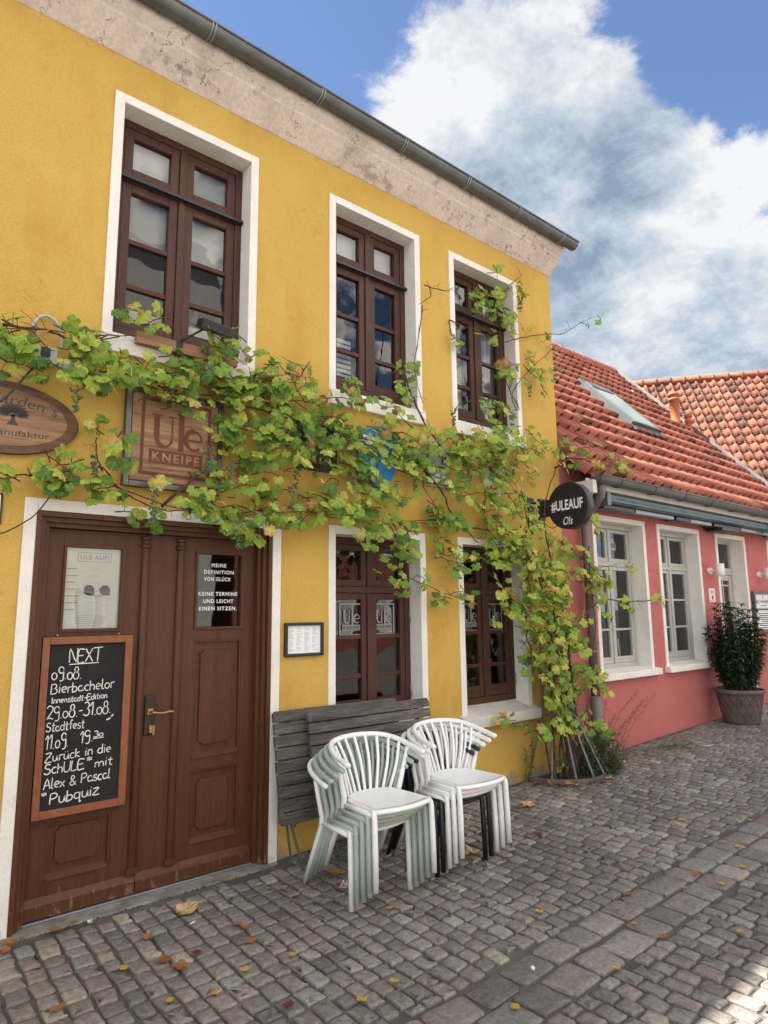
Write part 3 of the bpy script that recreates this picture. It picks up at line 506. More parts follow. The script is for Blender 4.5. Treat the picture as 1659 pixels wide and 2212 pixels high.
def logo(mb, x0, x1, z0, z1, y, mi=0, mi2=1, lw=.012, small=True):
    """outlined panel with ULE lettering and a KNEIPE bar"""
    W, H = x1-x0, z1-z0
    mb.ribbon([(x0,z0),(x0,z1)], lw, y, mi); mb.ribbon([(x1,z0),(x1,z1)], lw, y, mi)
    mb.ribbon([(x0-lw/2,z1),(x1+lw/2,z1)], lw, y-.0004, mi); mb.ribbon([(x0-lw/2,z0),(x1+lw/2,z0)], lw, y-.0004, mi)
    X = lambda u: x0+W*u
    Z = lambda v: z0+H*v
    st = W*.085; th = W*.028
    # U
    mb.ribbon([(X(.20),Z(.80)),(X(.20),Z(.50))], st, y, mi); mb.ribbon([(X(.43),Z(.80)),(X(.43),Z(.50))], th, y, mi)
    arc = [(X(.315)+W*.115*math.cos(a), Z(.50)+H*.12*math.sin(a)) for a in [math.pi+i*math.pi/10 for i in range(11)]]
    mb.ribbon(arc[:6], st*.8, y, mi); mb.ribbon(arc[5:], th*1.4, y, mi)
    mb.ribbon([(X(.12),Z(.80)),(X(.28),Z(.80))], H*.018, y-.0003, mi); mb.ribbon([(X(.37),Z(.80)),(X(.49),Z(.80))], H*.018, y-.0003, mi)
    # l
    mb.ribbon([(X(.565),Z(.86)),(X(.565),Z(.34))], st, y, mi); mb.ribbon([(X(.50),Z(.86)),(X(.565),Z(.86))], H*.018, y-.0003, mi)
    # e
    er = [(X(.76)+W*.125*math.cos(a), Z(.52)+H*.135*math.sin(a)) for a in [R(0+i*21) for i in range(16)]]
    mb.ribbon(er[:5], th*1.3, y, mi); mb.ribbon(er[4:12], st*.85, y, mi); mb.ribbon(er[11:], th*1.5, y, mi)
    mb.ribbon([(X(.65),Z(.52)),(X(.88),Z(.52))], th, y-.0003, mi)
    # bar
    mb.quad((X(.10),y,Z(.14)),(X(.90),y,Z(.14)),(X(.90),y,Z(.33)),(X(.10),y,Z(.33)), mi)
    text(mb, 'KNEIPE', X(.15), X(.85), Z(.175), Z(.295), y-.0012, mi2, bold=.025, spacing=1.3)
    if small: text(mb, 'DIE', X(.36), X(.62), Z(.885), Z(.945), y, mi, bold=.015, spacing=1.15)

def casement(name, parent, x0, x1, z0, z1, y, trans, rows, mats, border=.045, dark=True, sash=.058, kick=.09, top=.085, gbar=.034, glass=M['glass'], mull=.05, topbars=False, topgap=None):
    """two-leaf window: outer frame, transom, upper lights, two sashes with glazing bars"""
    mb = MB(); cx = (x0+x1)/2
    mb.ring(x0, x1, z0, z1, border, y, y+.07, wt=border)
    a, b = x0+border, x1-border
    mb.box(a, b, y-.004, y+.068, trans, trans+.05)                              # transom rail
    mb.box(cx-mull/2, cx+mull/2, y-.006, y+.066, z0+border, trans-.0005); mb.box(cx-mull/2, cx+mull/2, y-.005, y+.066, trans+.0505, z1-border)
    for s0, s1 in ((a+.002, cx-mull/2-.001), (cx+mull/2+.001, b-.002)):
        mb.ring(s0, s1, z0+border+.002, trans-.002, sash, y+.008, y+.06)        # sash
        mb.box(s0+sash, s1-sash, y+.009, y+.058, z0+border+.002+sash, z0+border+kick)
        mb.ring(s0, s1, trans+.052, z1-border-.001, sash, y+.008, y+.06)        # upper light
        for r in rows: mb.box(s0+sash, s1-sash, y+.014, y+.05, r-gbar/2, r+gbar/2)
        if topbars: mb.box((s0+s1)/2-.012, (s0+s1)/2+.012, y+.014, y+.05, trans+.052+sash, z1-border-.001-sash)
    w = obj(name, mb, mats[0], parent, bevel=.004)
    if dark:
        d = MB(); d.xprism([(y-.004,trans+.045),(y-.035,trans+.030),(y-.038,trans+.006),(y-.004,trans+.002)], x0+.012, x1-.004); obj('rain_bar', d, mats[1], w)
    g = MB(); g.quad((a,y+.035,z0+border),(b,y+.035,z0+border),(b,y+.035,z1-border),(a,y+.035,z1-border)); obj('pane', g, glass, w)
    return w

def build_yellow():
    H = thing('yellow_house', 'yellow plastered two-storey pub with brown windows and double door', 'house', (2.6, 0, 0))
    holes = [(.744,2.409,-1,2.32), (2.841,3.848,.70,2.323),(4.261,5.225,.70,2.323), (1.10,2.166,3.36,5.14),(2.841,3.848,3.36,5.14),(4.249,5.264,3.36,5.14)]
    mb = MB(); wall_holes(mb, -5, 5.87, -.3, 5.55, 0, holes)
    mb.quad((5.87,0,-.3),(5.87,9,-.3),(5.87,9,5.75),(5.87,0,5.75)); mb.quad((-5,9,-.3),(-5,0,-.3),(-5,0,5.75),(-5,9,5.75)); mb.quad((5.87,9,-.3),(-5,9,-.3),(-5,9,5.75),(5.87,9,5.75))
    n = mb.add([(5.87,0,5.75),(5.87,9,5.75),(5.87,4.5,7.85)]); mb.face((n,n+1,n+2)); n = mb.add([(-5,9,5.75),(-5,0,5.75),(-5,4.5,7.85)]); mb.face((n,n+1,n+2))
    obj('wall', mb, M['yellow'], H)
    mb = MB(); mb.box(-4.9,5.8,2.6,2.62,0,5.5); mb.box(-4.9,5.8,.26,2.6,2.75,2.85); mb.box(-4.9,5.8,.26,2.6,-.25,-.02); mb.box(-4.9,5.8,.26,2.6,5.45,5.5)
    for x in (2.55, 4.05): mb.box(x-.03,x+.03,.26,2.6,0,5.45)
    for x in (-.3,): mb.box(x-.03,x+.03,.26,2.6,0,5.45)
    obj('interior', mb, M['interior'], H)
    # roof, cornice, gutter
    mb = MB(); mb.quad((-5.1,-.25,5.76),(5.89,-.25,5.76),(5.89,4.5,7.97),(-5.1,4.5,7.97)); mb.quad((5.89,9.2,5.76),(-5.1,9.2,5.76),(-5.1,4.5,7.97),(5.89,4.5,7.97)); obj('roof', mb, M['tile'], H)
    mb = MB(); mb.xprism([(-.004,5.425),(-.012,5.432),(-.055,5.475),(-.155,5.575),(-.162,5.592),(-.20,5.63),(-.212,5.64),(-.212,5.76),(.10,5.76),(.10,5.425)], -5, 5.885); obj('cornice', mb, M['cornice'], H)
    mb = MB(); cy, cz, r = -.272, 5.735, .068
    prof = [(cy+r*math.cos(a), cz+r*math.sin(a)) for a in [R(180+i*15) for i in range(13)]]
    prof2 = [(cy+(r-.006)*math.cos(a), cz+(r-.006)*math.sin(a)) for a in [R(360-i*15) for i in range(13)]]
    mb.xprism(prof+prof2, -5, 5.99, smooth=False)
    mb.tube([(-5,cy-r-.002,cz+.003),(5.99,cy-r-.002,cz+.003)], .010, 8)
    n = mb.add([(5.99,y,z) for y, z in prof]); mb.face(range(n, n+13))
    gut = obj('gutter', mb, M['zinc'], H, bevel=0)
    for x in (1.63, 2.55, 3.42, 4.22, 4.98, 5.72, .7):
        b = MB(); rr = r+.004
        for dx in (-.012, .012):
            b.tube([(x+dx, cy+rr*math.cos(R(a)), cz+rr*math.sin(R(a))) for a in range(182, 362, 12)], .0055, 6)
        obj('bracket', b, M['zinclight'], gut)
    # upper windows
    for (ox0, ox1, blind) in ((1.094,2.172,1),(2.835,3.854,0),(4.243,5.27,2)):
        w = casement('window', H, ox0+.063, ox1-.063, 3.50, 5.083, .135, 4.615, (4.188,3.862), (M['brown'], M['dark']), border=.055, sash=.062, kick=.075)
        s = MB(); surround(s, ox0, ox1, 3.305, 5.146, .065, .215); obj('surround', s, M['trim'], w, bevel=.004)
        s = MB(); s.xprism([(-.042,3.300),(-.042,3.425),(.14,3.505),(.2,3.505),(.2,3.300)], ox0+.002, ox1+.012); obj('sill', s, M['trim'], w, bevel=.008)
        c = MB()
        if blind == 1:
            c.box(ox0+.08, ox1-.08, .245, .25, 4.24, 5.03); c.box(ox0+.08, ox1-.08, .241, .252, 4.22, 4.24); obj('blind', c, M['blind'], w); c = MB(); c.box(ox0+.08, ox1-.08, .248, .252, 3.5, 3.74); obj('half_curtain', c, M['blind'], w)
        elif blind == 0:
            c.box(ox0+.08, ox1-.08, .245, .25, 4.70, 5.03)
            obj('blind', c, M['blind'], w); c = MB()
            for k in range(9): c.box(ox0+.10, ox0+.40, .24, .25, 3.62+k*.045, 3.65+k*.045)
            obj('slatted_blind', c, M['blind'], w)
        else:
            for q0, q1 in ((ox0+.07, ox0+.40),(ox1-.42, ox1-.07)):
                K = 40; n = c.add([(q0+(q1-q0)*i/K, .27+.022*math.sin(i*1.35)+.01*math.sin(i*.6), z) for z in (3.5, 5.0) for i in range(K+1)])
                for i in range(K): c.face((n+i, n+i+1, n+K+2+i, n+K+1+i), 0, True)
            obj('curtain', c, M['curtain'], w)
    # ground floor windows
    for (ox0, ox1) in ((2.835,3.854),(4.255,5.231)):
        w = casement('window', H, ox0+.063, ox1-.065, .805, 2.262, .135, 1.812, (1.457,1.150), (M['brown'], M['brown']), border=.055, dark=False, sash=.052, kick=.105)
        s = MB(); surround(s, ox0, ox1, .70, 2.328, .065, .215); obj('surround', s, M['trim'], w, bevel=.004)
        s = MB(); s.xprism([(-.085,.635),(-.085,.725),(.14,.80),(.2,.80),(.2,.635)], ox0-.03, ox1+.045); obj('sill', s, M['sill'], w, bevel=.010)
        cx = (ox0+ox1-.002)/2
        for q in (cx-.285, cx+.055): l = MB(); logo(l, q, q+.225, 1.475, 1.722, .160); obj('lettering', l, [M['frost'], M['black']], w)
        for z in (1.0, 1.62): hg = MB(); hg.tube([(ox1-.075,.125,z-.05),(ox1-.075,.125,z+.05)], .009, 8); obj('hinge', hg, M['zinclight'], w)
    # double door
    D = MB(); y = 0.0
    for (i0, y0, y1) in ((0,-.016,.10),(.028,.012,.10),(.055,.042,.12)):
        a, b, t = .803+i0, 2.340-i0, 2.252-i0
        wd = .0275
        D.box(a, a+wd, y0, y1, 0, t); D.box(b-wd, b, y0, y1, 0, t); D.box(a+wd, b-wd, y0, y1, t-wd, t)
    def rect_leaf(x0, x1):
        pass
    yf, yb = .10, .145
    # left leaf
    D.box(.886,.985,yf,yb,.004,2.168); D.box(1.342,1.487,yf,yb,.004,2.168); D.box(.985,1.342,yf,yb,2.080,2.168); D.box(.985,1.342,yf,yb,1.475,1.556)
    D.box(.985,1.342,yf,yb,.49,.60); D.box(.985,1.342,yf,yb,.004,.185)
    # right leaf
    D.box(1.489,1.816,yf,yb,.004,2.168); D.box(2.170,2.258,yf,yb,.004,2.168); D.box(1.816,2.170,yf,yb,2.078,2.168); D.box(1.816,2.170,yf,yb,1.482,1.552)
    D.box(1.816,2.170,yf,yb,.650,.722); D.box(1.816,2.170,yf,yb,.004,.196)
    # glazing mouldings
    D.ring(.985,1.342,1.556,2.080,.016,yf-.012,yf+.02); D.ring(1.816,2.170,1.552,2.078,.016,yf-.012,yf+.02)
    # recessed panels, with slim bevel mouldings and a raised field
    def panel(x0, x1, z0, z1, f):
        D.box(x0, x1, yf+.024, yb-.004, z0, z1)
        for (a, b, c, d) in ((x0,x0+.014,z0,z1),(x1-.014,x1,z0,z1),(x0+.014,x1-.014,z1-.014,z1)): D.box(a,b,yf+.004,yf+.024,c,d)
        D.xprism([(yf-.008,z0),(yf-.008,z0+.008),(yf+.024,z0+.034),(yf+.024,z0)], x0+.014, x1-.014)
        fx0, fx1, fz0, fz1 = f; k = .020
        D.prism([(fx0+k,fz0),(fx1-k,fz0),(fx1-k,fz0+k*.5),(fx1-k*.5,fz0+k),(fx1,fz0+k),(fx1,fz1-k),(fx1-k*.5,fz1-k),(fx1-k,fz1-k*.5),(fx1-k,fz1),(fx0+k,fz1),(fx0+k,fz1-k*.5),(fx0+k*.5,fz1-k),(fx0,fz1-k),(fx0,fz0+k),(fx0+k*.5,fz0+k),(fx0+k,fz0+k*.5)], yf+.008, yf+.0245)
    panel(1.816,2.170,.722,1.482,(1.876,2.104,.805,1.415)); panel(1.816,2.170,.196,.650,(1.876,2.095,.272,.585))
    panel(.985,1.342,.185,.49,(1.04,1.285,.262,.46)); panel(.985,1.342,.60,1.475,(1.04,1.285,.67,1.40))
    D.xprism([(yf-.028,.008),(yf-.028,.075),(yf-.020,.086),(yf-.004,.112),(yf-.002,.112),(yf-.002,.008)], .890, 1.486); D.xprism([(yf-.034,.008),(yf-.034,.075),(yf-.022,.086),(yf-.004,.112),(yf-.002,.112),(yf-.002,.008)], 1.488, 2.252)
    for x in (1.472, 1.706):
        D.tube([(x,yf-.004,.115),(x,yf-.004,2.08)], .026, 12)
        D.lathe([(.026,0),(.036,.006),(.036,.020),(.028,.026),(.024,.05),(.034,.058),(.034,.075),(.024,.08)], (x,yf-.004,2.075), 14)
        D.box(x-.036,x+.036,yf-.03,yf-.001,.116,.150)
    door = obj('door', D, M['door'], H, bevel=.003)
    s = MB(); surround(s, .738, 2.415, -.05, 2.326, .070, .12); obj('surround', s, M['trim'], door, bevel=.004)
    dg = glass_mat('door_glass', (.95,.96,.96), .05)
    for a, b in ((1.001,1.326),(1.832,2.154)):
        g = MB(); g.quad((a,.118,1.570),(b,.118,1.570),(b,.118,2.063),(a,.118,2.063)); obj('pane', g, dg, door)
    t = MB(); yl = .1165
    for body, a, b, z in (('MEINE',1.938,2.048,1.975),('DEFINITION',1.885,2.105,1.928),('VON GL\u00dcCK',1.885,2.085,1.879),('KEINE TERMINE',1.848,2.138,1.778),('UND LEICHT',1.885,2.108,1.728),('EINEN SITZEN.',1.855,2.135,1.678)):
        text(t, body, a, b, z, z+.026+(.006 if '\u00dc' in body else 0), yl, 0, bold=.018, spacing=1.2)
    obj('lettering', t, M['white'], door)
    hb = MB(); hb.box(1.508,1.570,.083,.0995,.908,1.150); obj('lock_plate', hb, M['darkbrass'], door, bevel=.006)
    hb = MB(); hb.tube(crom([(1.540,.085,1.050),(1.540,.045,1.050),(1.552,.030,1.048),(1.60,.030,1.040),(1.64,.032,1.046),(1.672,.036,1.042)]), .0085, 10); hb.lathe([(.016,0),(.016,.006),(.012,.010)], (0,0,0), 12) if 0 else None
    hb.obox((1.540,.080,1.050), ((1,0,0),(0,1,0),(0,0,1)), (.018,.006,.018)); hb.obox((1.545,.078,.945), ((1,0,0),(0,1,0),(0,0,1)), (.009,.008,.022)); hb.obox((1.566,.0825,.935), ((1,0,0),(0,1,0),(0,0,1)), (.008,.003,.028)); obj('handle', hb, M['brass'], door, bevel=.002)
    th = MB(); th.box(.886,2.256,.050,.066,-.004,.005); obj('threshold', th, M['zinclight'], door, bevel=.002)
    st = MB(); st.box(.70,2.42,-.080,.30,-.12,-.006); o = obj('step', st, M['step'], H, bevel=.02)
    return H
build_yellow()

# ---- shared roof builder
def tile_roof(mb, O, ex, es, Lx, Ls, tw=.21, ch=.335, clip=None, dark=.10):
    O = Vector(O); ex = Vector(ex).normalized(); es = Vector(es).normalized(); n = ex.cross(es).normalized()
    if n.z < 0: n = -n
    spt = 9; nx = int(Lx/tw)*spt; nc = int(math.ceil(Ls/ch)); rnd = random.Random(5)
    def prof(u):
        u %= 1
        return .052*math.sin(math.pi*u/.46) if u < .46 else -.010*math.sin(math.pi*(u-.46)/.54)
    mb.t = []
    for j in range(nc):
        tone = [rnd.uniform(.78,1.16)*(rnd.uniform(.42,.66) if rnd.random() < dark else 1) for _ in range(nx//spt+2)]
        s0 = j*ch; s1 = min((j+1)*ch+.03, Ls); b = len(mb.v); jit = [rnd.uniform(-.006,.006) for _ in range(nx//spt+2)]
        for i in range(nx+1):
            u = i/spt; h = prof(u); k = int(u)
            base = O+ex*(i*tw/spt)
            mb.t += [tone[int((i+spt*.5)/spt)]]*4
            lift = .012+.058*max(h, 0)/.052+jit[k]*.5
            mb.v.append(tuple(base+es*(s0+.16)+n*(h-.006))); mb.v.append(tuple(base+es*(s0+jit[k]+.002)+n*(h+lift-.013))); mb.v.append(tuple(base+es*(s0+jit[k])+n*(h+lift))); mb.v.append(tuple(base+es*s1+n*h))
        for i in range(nx):
            a = b+4*i; c = a+4
            mb.face((a,c,c+1,a+1), 0, False); mb.face((a+1,c+1,c+2,a+2), 0, False); mb.face((a+2,c+2,c+3,a+3), 0, True)

def build_red():
    H = thing('red_house', 'low red plastered house with white-framed windows and tiled roof', 'house', (9, 0, .2))
    X0, X1 = 5.88, 12.5; al = R(47); ye, ze = -.32, 3.06; ta = math.tan(al)
    ry = 3.106; rz = ze+ta*(ry-ye); Ls = (ry-ye)/math.cos(al); es = (0, math.cos(al), math.sin(al)); nn = Vector((0,-math.sin(al),math.cos(al)))
    holes = [(6.443,7.585,.93,2.73),(7.89,9.03,.93,2.73),(9.53,10.525,-1,2.73),(11.376,12.35,.93,2.73)]
    mb = MB(); wall_holes(mb, 5.872, 15.0, -.3, 3.3, .002, holes)
    mb.quad((12.45,.01,-.3),(12.45,6.2,-.3),(12.45,6.2,3.1),(12.45,.01,3.1)); n = mb.add([(12.45,0,3.0),(12.45,6.2,3.0),(12.45,3.106,6.7)]); mb.face((n,n+1,n+2))
    mb.quad((12.45,6.2,-.3),(5.9,6.2,-.3),(5.9,6.2,3.1),(12.45,6.2,3.1))
    obj('wall', mb, M['red'], H)
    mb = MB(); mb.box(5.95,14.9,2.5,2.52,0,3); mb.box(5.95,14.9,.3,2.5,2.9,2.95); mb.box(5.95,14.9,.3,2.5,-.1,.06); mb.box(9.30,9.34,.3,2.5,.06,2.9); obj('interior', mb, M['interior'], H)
    mb = MB(); tile_roof(mb, (X0, ye, ze), (1,0,0), es, X1-X0+.1, Ls)
    mb.quad((X0,6.5,ze-.05),(X1,6.5,ze-.05),(X1,ry,rz-.02),(X0,ry,rz-.02)); roof = obj('roof', mb, M['tile_roof'], H, attr={'tone': mb.t+[.9]*(len(mb.v)-len(mb.t))})
    mb = MB(); mb.tube([(X0,ry,rz+.02),(X1,ry,rz+.02)], .11, 12); k = X0
    while k < X1:
        mb.tube([(k,ry,rz+.025),(k+.06,ry,rz+.025)], .125, 12); k += .38
    obj('ridge', mb, M['tile'], H)
    # lead verge on the right slope edge
    mb = MB(); P0 = Vector((X1+.06,ye-.05,ze-.05)); E = Vector(es)
    mb.obox(P0+E*(Ls/2+.03)+nn*.055, ((1,0,0),es,nn), (.13,Ls/2+.08,.035)); mb.obox(P0+E*(Ls/2+.03)+nn*.10+Vector((-.12,0,0)), ((1,0,0),es,nn), (.02,Ls/2+.08,.03)); obj('verge', mb, M['pipezinc'], H, bevel=.006)
    # skylight
    def on(x, y, h=0): return Vector((x, y, ze+ta*(y-ye)))+nn*h
    c = on(9.47, 1.34, .135); sk = MB(); A = ((1,0,0), es, nn); hx, hs = .39, .60
    for dx in (-hx+.035, hx-.035): sk.obox(c+Vector((dx,0,0))-nn*.02, A, (.03, hs, .03))
    sk.obox(c+E*(hs-.05)-nn*.02, A, (hx-.06, .05, .033)); sk.obox(c-E*(hs-.03)-nn*.02, A, (hx-.06, .03, .03))
    win = obj('skylight', sk, M['zinc'], H, bevel=.004)
    sk = MB(); sk.obox(c-nn*.005, A, (hx-.06, hs-.08, .004)); obj('pane', sk, M['skyglass'], win)
    sk = MB(); sk.obox(c-E*(hs+.07)-nn*.05, A, (hx+.08, .075, .012)); sk.obox(c+E*(hs+.06)-nn*.02, A, (hx+.05, .06, .02)); sk.obox(c+Vector((hx+.03,0,0))-nn*.045, A, (.03, hs, .05)); sk.obox(c-Vector((hx+.03,0,0))-nn*.045, A, (.03, hs, .05)); obj('flashing', sk, M['zinc'], win)
    # vent pipes near the verge
    for (x, y, h, r) in ((12.05, 1.62, .62, .085), (12.33, 1.50, .34, .06)):
        p = on(x, y); v = MB(); v.lathe([(r+.03,-.15),(r+.02,.02),(r,.06),(r,h-.12),(r*1.25,h-.11),(r*1.25,h-.07),(r*.9,h-.06),(r*.9,h-.02),(r*1.3,h-.01),(r*1.15,h+.04),(r*.3,h+.06)], p, 16); obj('vent_pipe', v, M['pipe_o'], H)
    # eaves: soffit, fascia, gutter
    mb = MB(); mb.box(5.9, 15, -.30, 0, 2.935, 2.965); mb.box(5.9, 15, -.325, -.30, 2.93, 3.03); mb.box(5.885,5.96,-.40,0,2.86,3.0); obj('soffit', mb, M['reveal'], H, bevel=.005)
    mb = MB(); cy, cz, r = -.40, 3.045, .075
    prof = [(cy+r*math.cos(R(180+i*15)), cz+r*math.sin(R(180+i*15))) for i in range(13)]; prof2 = [(cy+(r-.006)*math.cos(R(360-i*15)), cz+(r-.006)*math.sin(R(360-i*15))) for i in range(13)]
    mb.xprism(prof+prof2, 5.95, 15, smooth=False); mb.tube([(5.95,cy-r,cz),(15,cy-r,cz)], .010, 8); n = mb.add([(5.95,y,z) for y, z in prof]); mb.face(range(n,n+13))
    gut = obj('gutter', mb, M['zinc'], H)
    for k in range(9):
        x = 6.35+k*.72; b = MB(); rr = r+.004
        b.tube([(x, cy+rr*math.cos(R(a)), cz+rr*math.sin(R(a))) for a in range(182, 362, 12)], .009, 6); obj('bracket', b, M['zinc'], gut)
    dp = MB(); dp.tube(crom([(6.10,-.36,2.98),(6.12,-.33,2.86),(6.17,-.15,2.70),(6.19,-.085,2.58),(6.19,-.085,2.4)])+[Vector((6.19,-.085,.75))], .047, 14); dp.tube([(6.19,-.085,.76),(6.19,-.085,.10)], .058, 14)
    for z in (2.2, 1.2): dp.tube([(6.19,-.085,z),(6.19,-.085,z+.03)], .054, 14); dp.box(6.18,6.20,-.04,.002,z,z+.03)
    obj('downpipe', dp, M['pipezinc'], H)
    # windows
    for (a, b) in ((6.438,7.59),(7.884,9.035),(11.37,12.36)):
        w = casement('window', H, a+.062, b-.062, .985, 2.672, .155, 2.17, (1.777,1.425), (M['grey'], M['grey']), border=.05, dark=False, sash=.045, kick=.075, gbar=.026, mull=.035)
        s = MB(); surround(s, a, b, .93, 2.736, .062, .24); obj('surround', s, M['trim'], w, bevel=.004)
        s = MB(); s.xprism([(-.075,.885),(-.075,.955),(.16,.985),(.22,.985),(.22,.885)], a-.03, b+.065); obj('sill', s, M['trim'], w, bevel=.008)
        s = MB(); s.box(a+.062,b-.062,.13,.155,2.62,2.672); obj('blind_box', s, M['grey'], w, bevel=.004)
    # house door
    D = MB(); a, b = 9.592, 10.468
    D.ring(a, b, .18, 2.674, .05, .18, .26, bottom=False); D.box(a+.05,b-.05,.176,.255,2.16,2.26); D.box(10.02,10.05,.19,.24,2.26,2.624)
    D.ring(a+.05,b-.05,.2,2.158,.085,.19,.24)
    for z in (2.0,1.62,1.24): D.box(a+.135,b-.135,.20,.23,z-.012,z+.012)
    for x in (9.92,10.14): D.box(x-.012,x+.012,.2005,.2305,.9,2.073)
    D.box(a+.135,b-.135,.198,.235,.285,.9)
    d = obj('door', D, M['grey'], H, bevel=.004)
    s = MB(); surround(s, 9.524, 10.531, -.05, 2.736, .062, .24); obj('surround', s, M['trim'], d, bevel=.004)
    g = MB(); g.quad((a+.05,.215,.9),(b-.05,.215,.9),(b-.05,.215,2.63),(a+.05,.215,2.63)); obj('pane', g, M['glass'], d)
    hd = MB(); hd.box(9.68,9.71,.17,.19,1.18,1.34); hd.tube([(9.695,.17,1.28),(9.695,.14,1.28),(9.78,.14,1.28)], .009, 8); obj('handle', hd, M['zinclight'], d)
    # curly white lettering on the first window's upper light
    l = MB()
    for (x0, z0, sc) in ((6.72,2.46,.07),(6.70,2.36,.07),(7.1,2.44,.12)):
        pts = [(x0+sc*(.33*t/4.0)+sc*.30*math.sin(t*1.6), z0+sc*.55*math.cos(t*1.6+.6)) for t in [i*.33 for i in range(34)]]
        l.ribbon(pts, .006, .187)
    w0 = [c for c in H.children if c.name.startswith('window')][0]
    obj('lettering', l, M['white'], w0)
def skyglass():
    m, N, L, P = nodes('skylight_glass'); P.inputs['Base Color'].default_value = (.20,.235,.195,1); P.inputs['Roughness'].default_value = .12; P.inputs['Specular IOR Level'].default_value = .8; return m
M['skyglass'] = skyglass()
build_red()

def build_orange():
    H = thing('tiled_house', 'house with weathered orange pantile roof rising behind the red house', 'house', (15, 4, .4))
    e = Vector((.612,-.79,0)).normalized(); dn = Vector((-.79,-.612,0)).normalized(); P = Vector((16.24,4.86,7.79)); pit = R(48)
    run = 3.7; up = (-dn*math.cos(pit)+Vector((0,0,1))*math.sin(pit)); eave = P+dn*run-Vector((0,0,run*math.tan(pit)))
    mb = MB(); O = eave-e*2.2; tile_roof(mb, O, e, up, 11, run/math.cos(pit), .215, .34, dark=.34); obj('roof', mb, M['tileo_roof'], H, attr={'tone': mb.t})
    mb = MB(); a, b = P-e*2.2+Vector((0,0,.03)), P+e*8.8+Vector((0,0,.03)); mb.tube([a, b], .11, 10)
    k = 0
    while k < 11:
        mb.tube([a+e*k, a+e*(k+.07)], .13, 10); k += .36
    obj('ridge', mb, M['tileo'], H)
    mb = MB(); q = [eave-e*2.1, eave+e*8.7]; w0 = q[0]-dn*.25; w1 = q[1]-dn*.25; bk = -dn*7
    for p0, p1 in ((w0,w1),(w1,w1+bk),(w1+bk,w0+bk),(w0+bk,w0)): mb.quad((p0.x,p0.y,-.2),(p1.x,p1.y,-.2),(p1.x,p1.y,eave.z),(p0.x,p0.y,eave.z))
    n = mb.add([tuple(w0), tuple(w0+bk), tuple(P-e*2.1)]); mb.face((n,n+1,n+2)); n = mb.add([tuple(w1), tuple(w1+bk), tuple(P+e*8.7)]); mb.face((n,n+1,n+2))
    obj('wall', mb, M['red'], H)
build_orange()

def build_opposite():
    # the street's other side: seen only as reflections in the panes
    for (x0, x1, h, m, lab, hw) in ((-7,8.2,12.4,'pale_house','pale plastered house across the street, mirrored in the panes',1.2),(9.4,21,6.2,'brick','red brick house across the street, mirrored in the panes',1.2)):
        H = thing('street_house', lab, 'house', (x0, -13.5, 0), group=None)
        y = -13.5; mb = MB(); holes = []
        k = x0+.9
        while k+1.1 < x1: holes += [(k,k+1.0,q,q+1.5) for q in ((.9,3.8,6.7,9.6) if h > 8 else (.9,3.6))]; k += 2.1
        wall_holes(mb, x0, x1, -.2, h, y, holes); mb.box(x0, x1, y-6, y-.5, -.2, h); obj('wall', mb, M[m], H)
        mb = MB(); n = mb.add([(x0,y+.3,h),(x1,y+.3,h),(x1,y-3,h+2.9),(x0,y-3,h+2.9),(x0,y-6.3,h),(x1,y-6.3,h)]); mb.face((n,n+1,n+2,n+3)); mb.face((n+5,n+4,n+3,n+2)); obj('roof', mb, M['slate'], H)
        for hh in holes:
            w = MB(); w.ring(hh[0], hh[1], hh[2], hh[3], .07, y+.005, y-.1); w.box((hh[0]+hh[1])/2-.03,(hh[0]+hh[1])/2+.03,y+.003,y-.1,hh[2]+.07,hh[3]-.07); o = obj('window', w, M['white'], H); w = MB(); w.quad((hh[0]+.07,y-.05,hh[2]+.07),(hh[1]-.07,y-.05,hh[2]+.07),(hh[1]-.07,y-.05,hh[3]-.07),(hh[0]+.07,y-.05,hh[3]-.07)); obj('pane', w, M['blind'], o)
build_opposite()

# ------------------------------------------------------------------ vine
def leaf_outline():
    P = []
    for a, r in ((0,1.0),(7,.90),(12,.93),(20,.82),(27,.74),(33,.84),(41,.86),(47,.94),(55,.97),(63,.88),(70,.86),(80,.74),(88,.80),(98,.80),(106,.86),(114,.87),(124,.77),(136,.74),(150,.66),(164,.50),(174,.20)):
        P.append((a, r))
    full = [(a, r) for a, r in P] + [(-a, r) for a, r in reversed(P) if a > 0]
    return full
OUT = leaf_outline()
LOBES = (0, 55, -55, 114, -114)
def add_leaf(mb, tint, vein, c, size, normal, tip, t, rnd, flat=False):
    n = Vector(normal).normalized(); d = Vector(tip); d = (d-n*d.dot(n)).normalized(); s = d.cross(n); b = len(mb.v)
    curl = rnd.uniform(-.10,.34) if not flat else rnd.uniform(.0,.3); fold = rnd.uniform(.0,.30); ph = rnd.uniform(0,6); asy = rnd.uniform(.85,1.15)
    def put(a, r, v):
        r *= 1+.06*math.sin(a*.11+ph); x = math.sin(R(a))*r*asy; y = math.cos(R(a))*r
        h = -curl*r*r*.8-fold*abs(x)*.55+.09*r*math.sin(R(a)*5+ph)
        p = Vector(c)+(d*y+s*x)*size*.56+n*h*size*.56
        mb.v.append(tuple(p)); tint.append(min(max(t+rnd.uniform(-.02,.02)+(.12*r*r if t > .35 else 0), 0), 1)); vein.append(v)
    put(0, 0, 1)
    for a, r in OUT: put(a, r*.55, max(0, 1-min(abs(a-l) for l in LOBES)/16))
    for a, r in OUT: put(a, r*rnd.uniform(.95,1.05), .9*max(0, 1-min(abs(a-l) for l in LOBES)/12))
    K = len(OUT)
    for k in range(K-1):
        mb.face((b, b+1+k, b+2+k), 0, True); mb.face((b+1+k, b+1+K+k, b+2+K+k, b+2+k), 0, True)

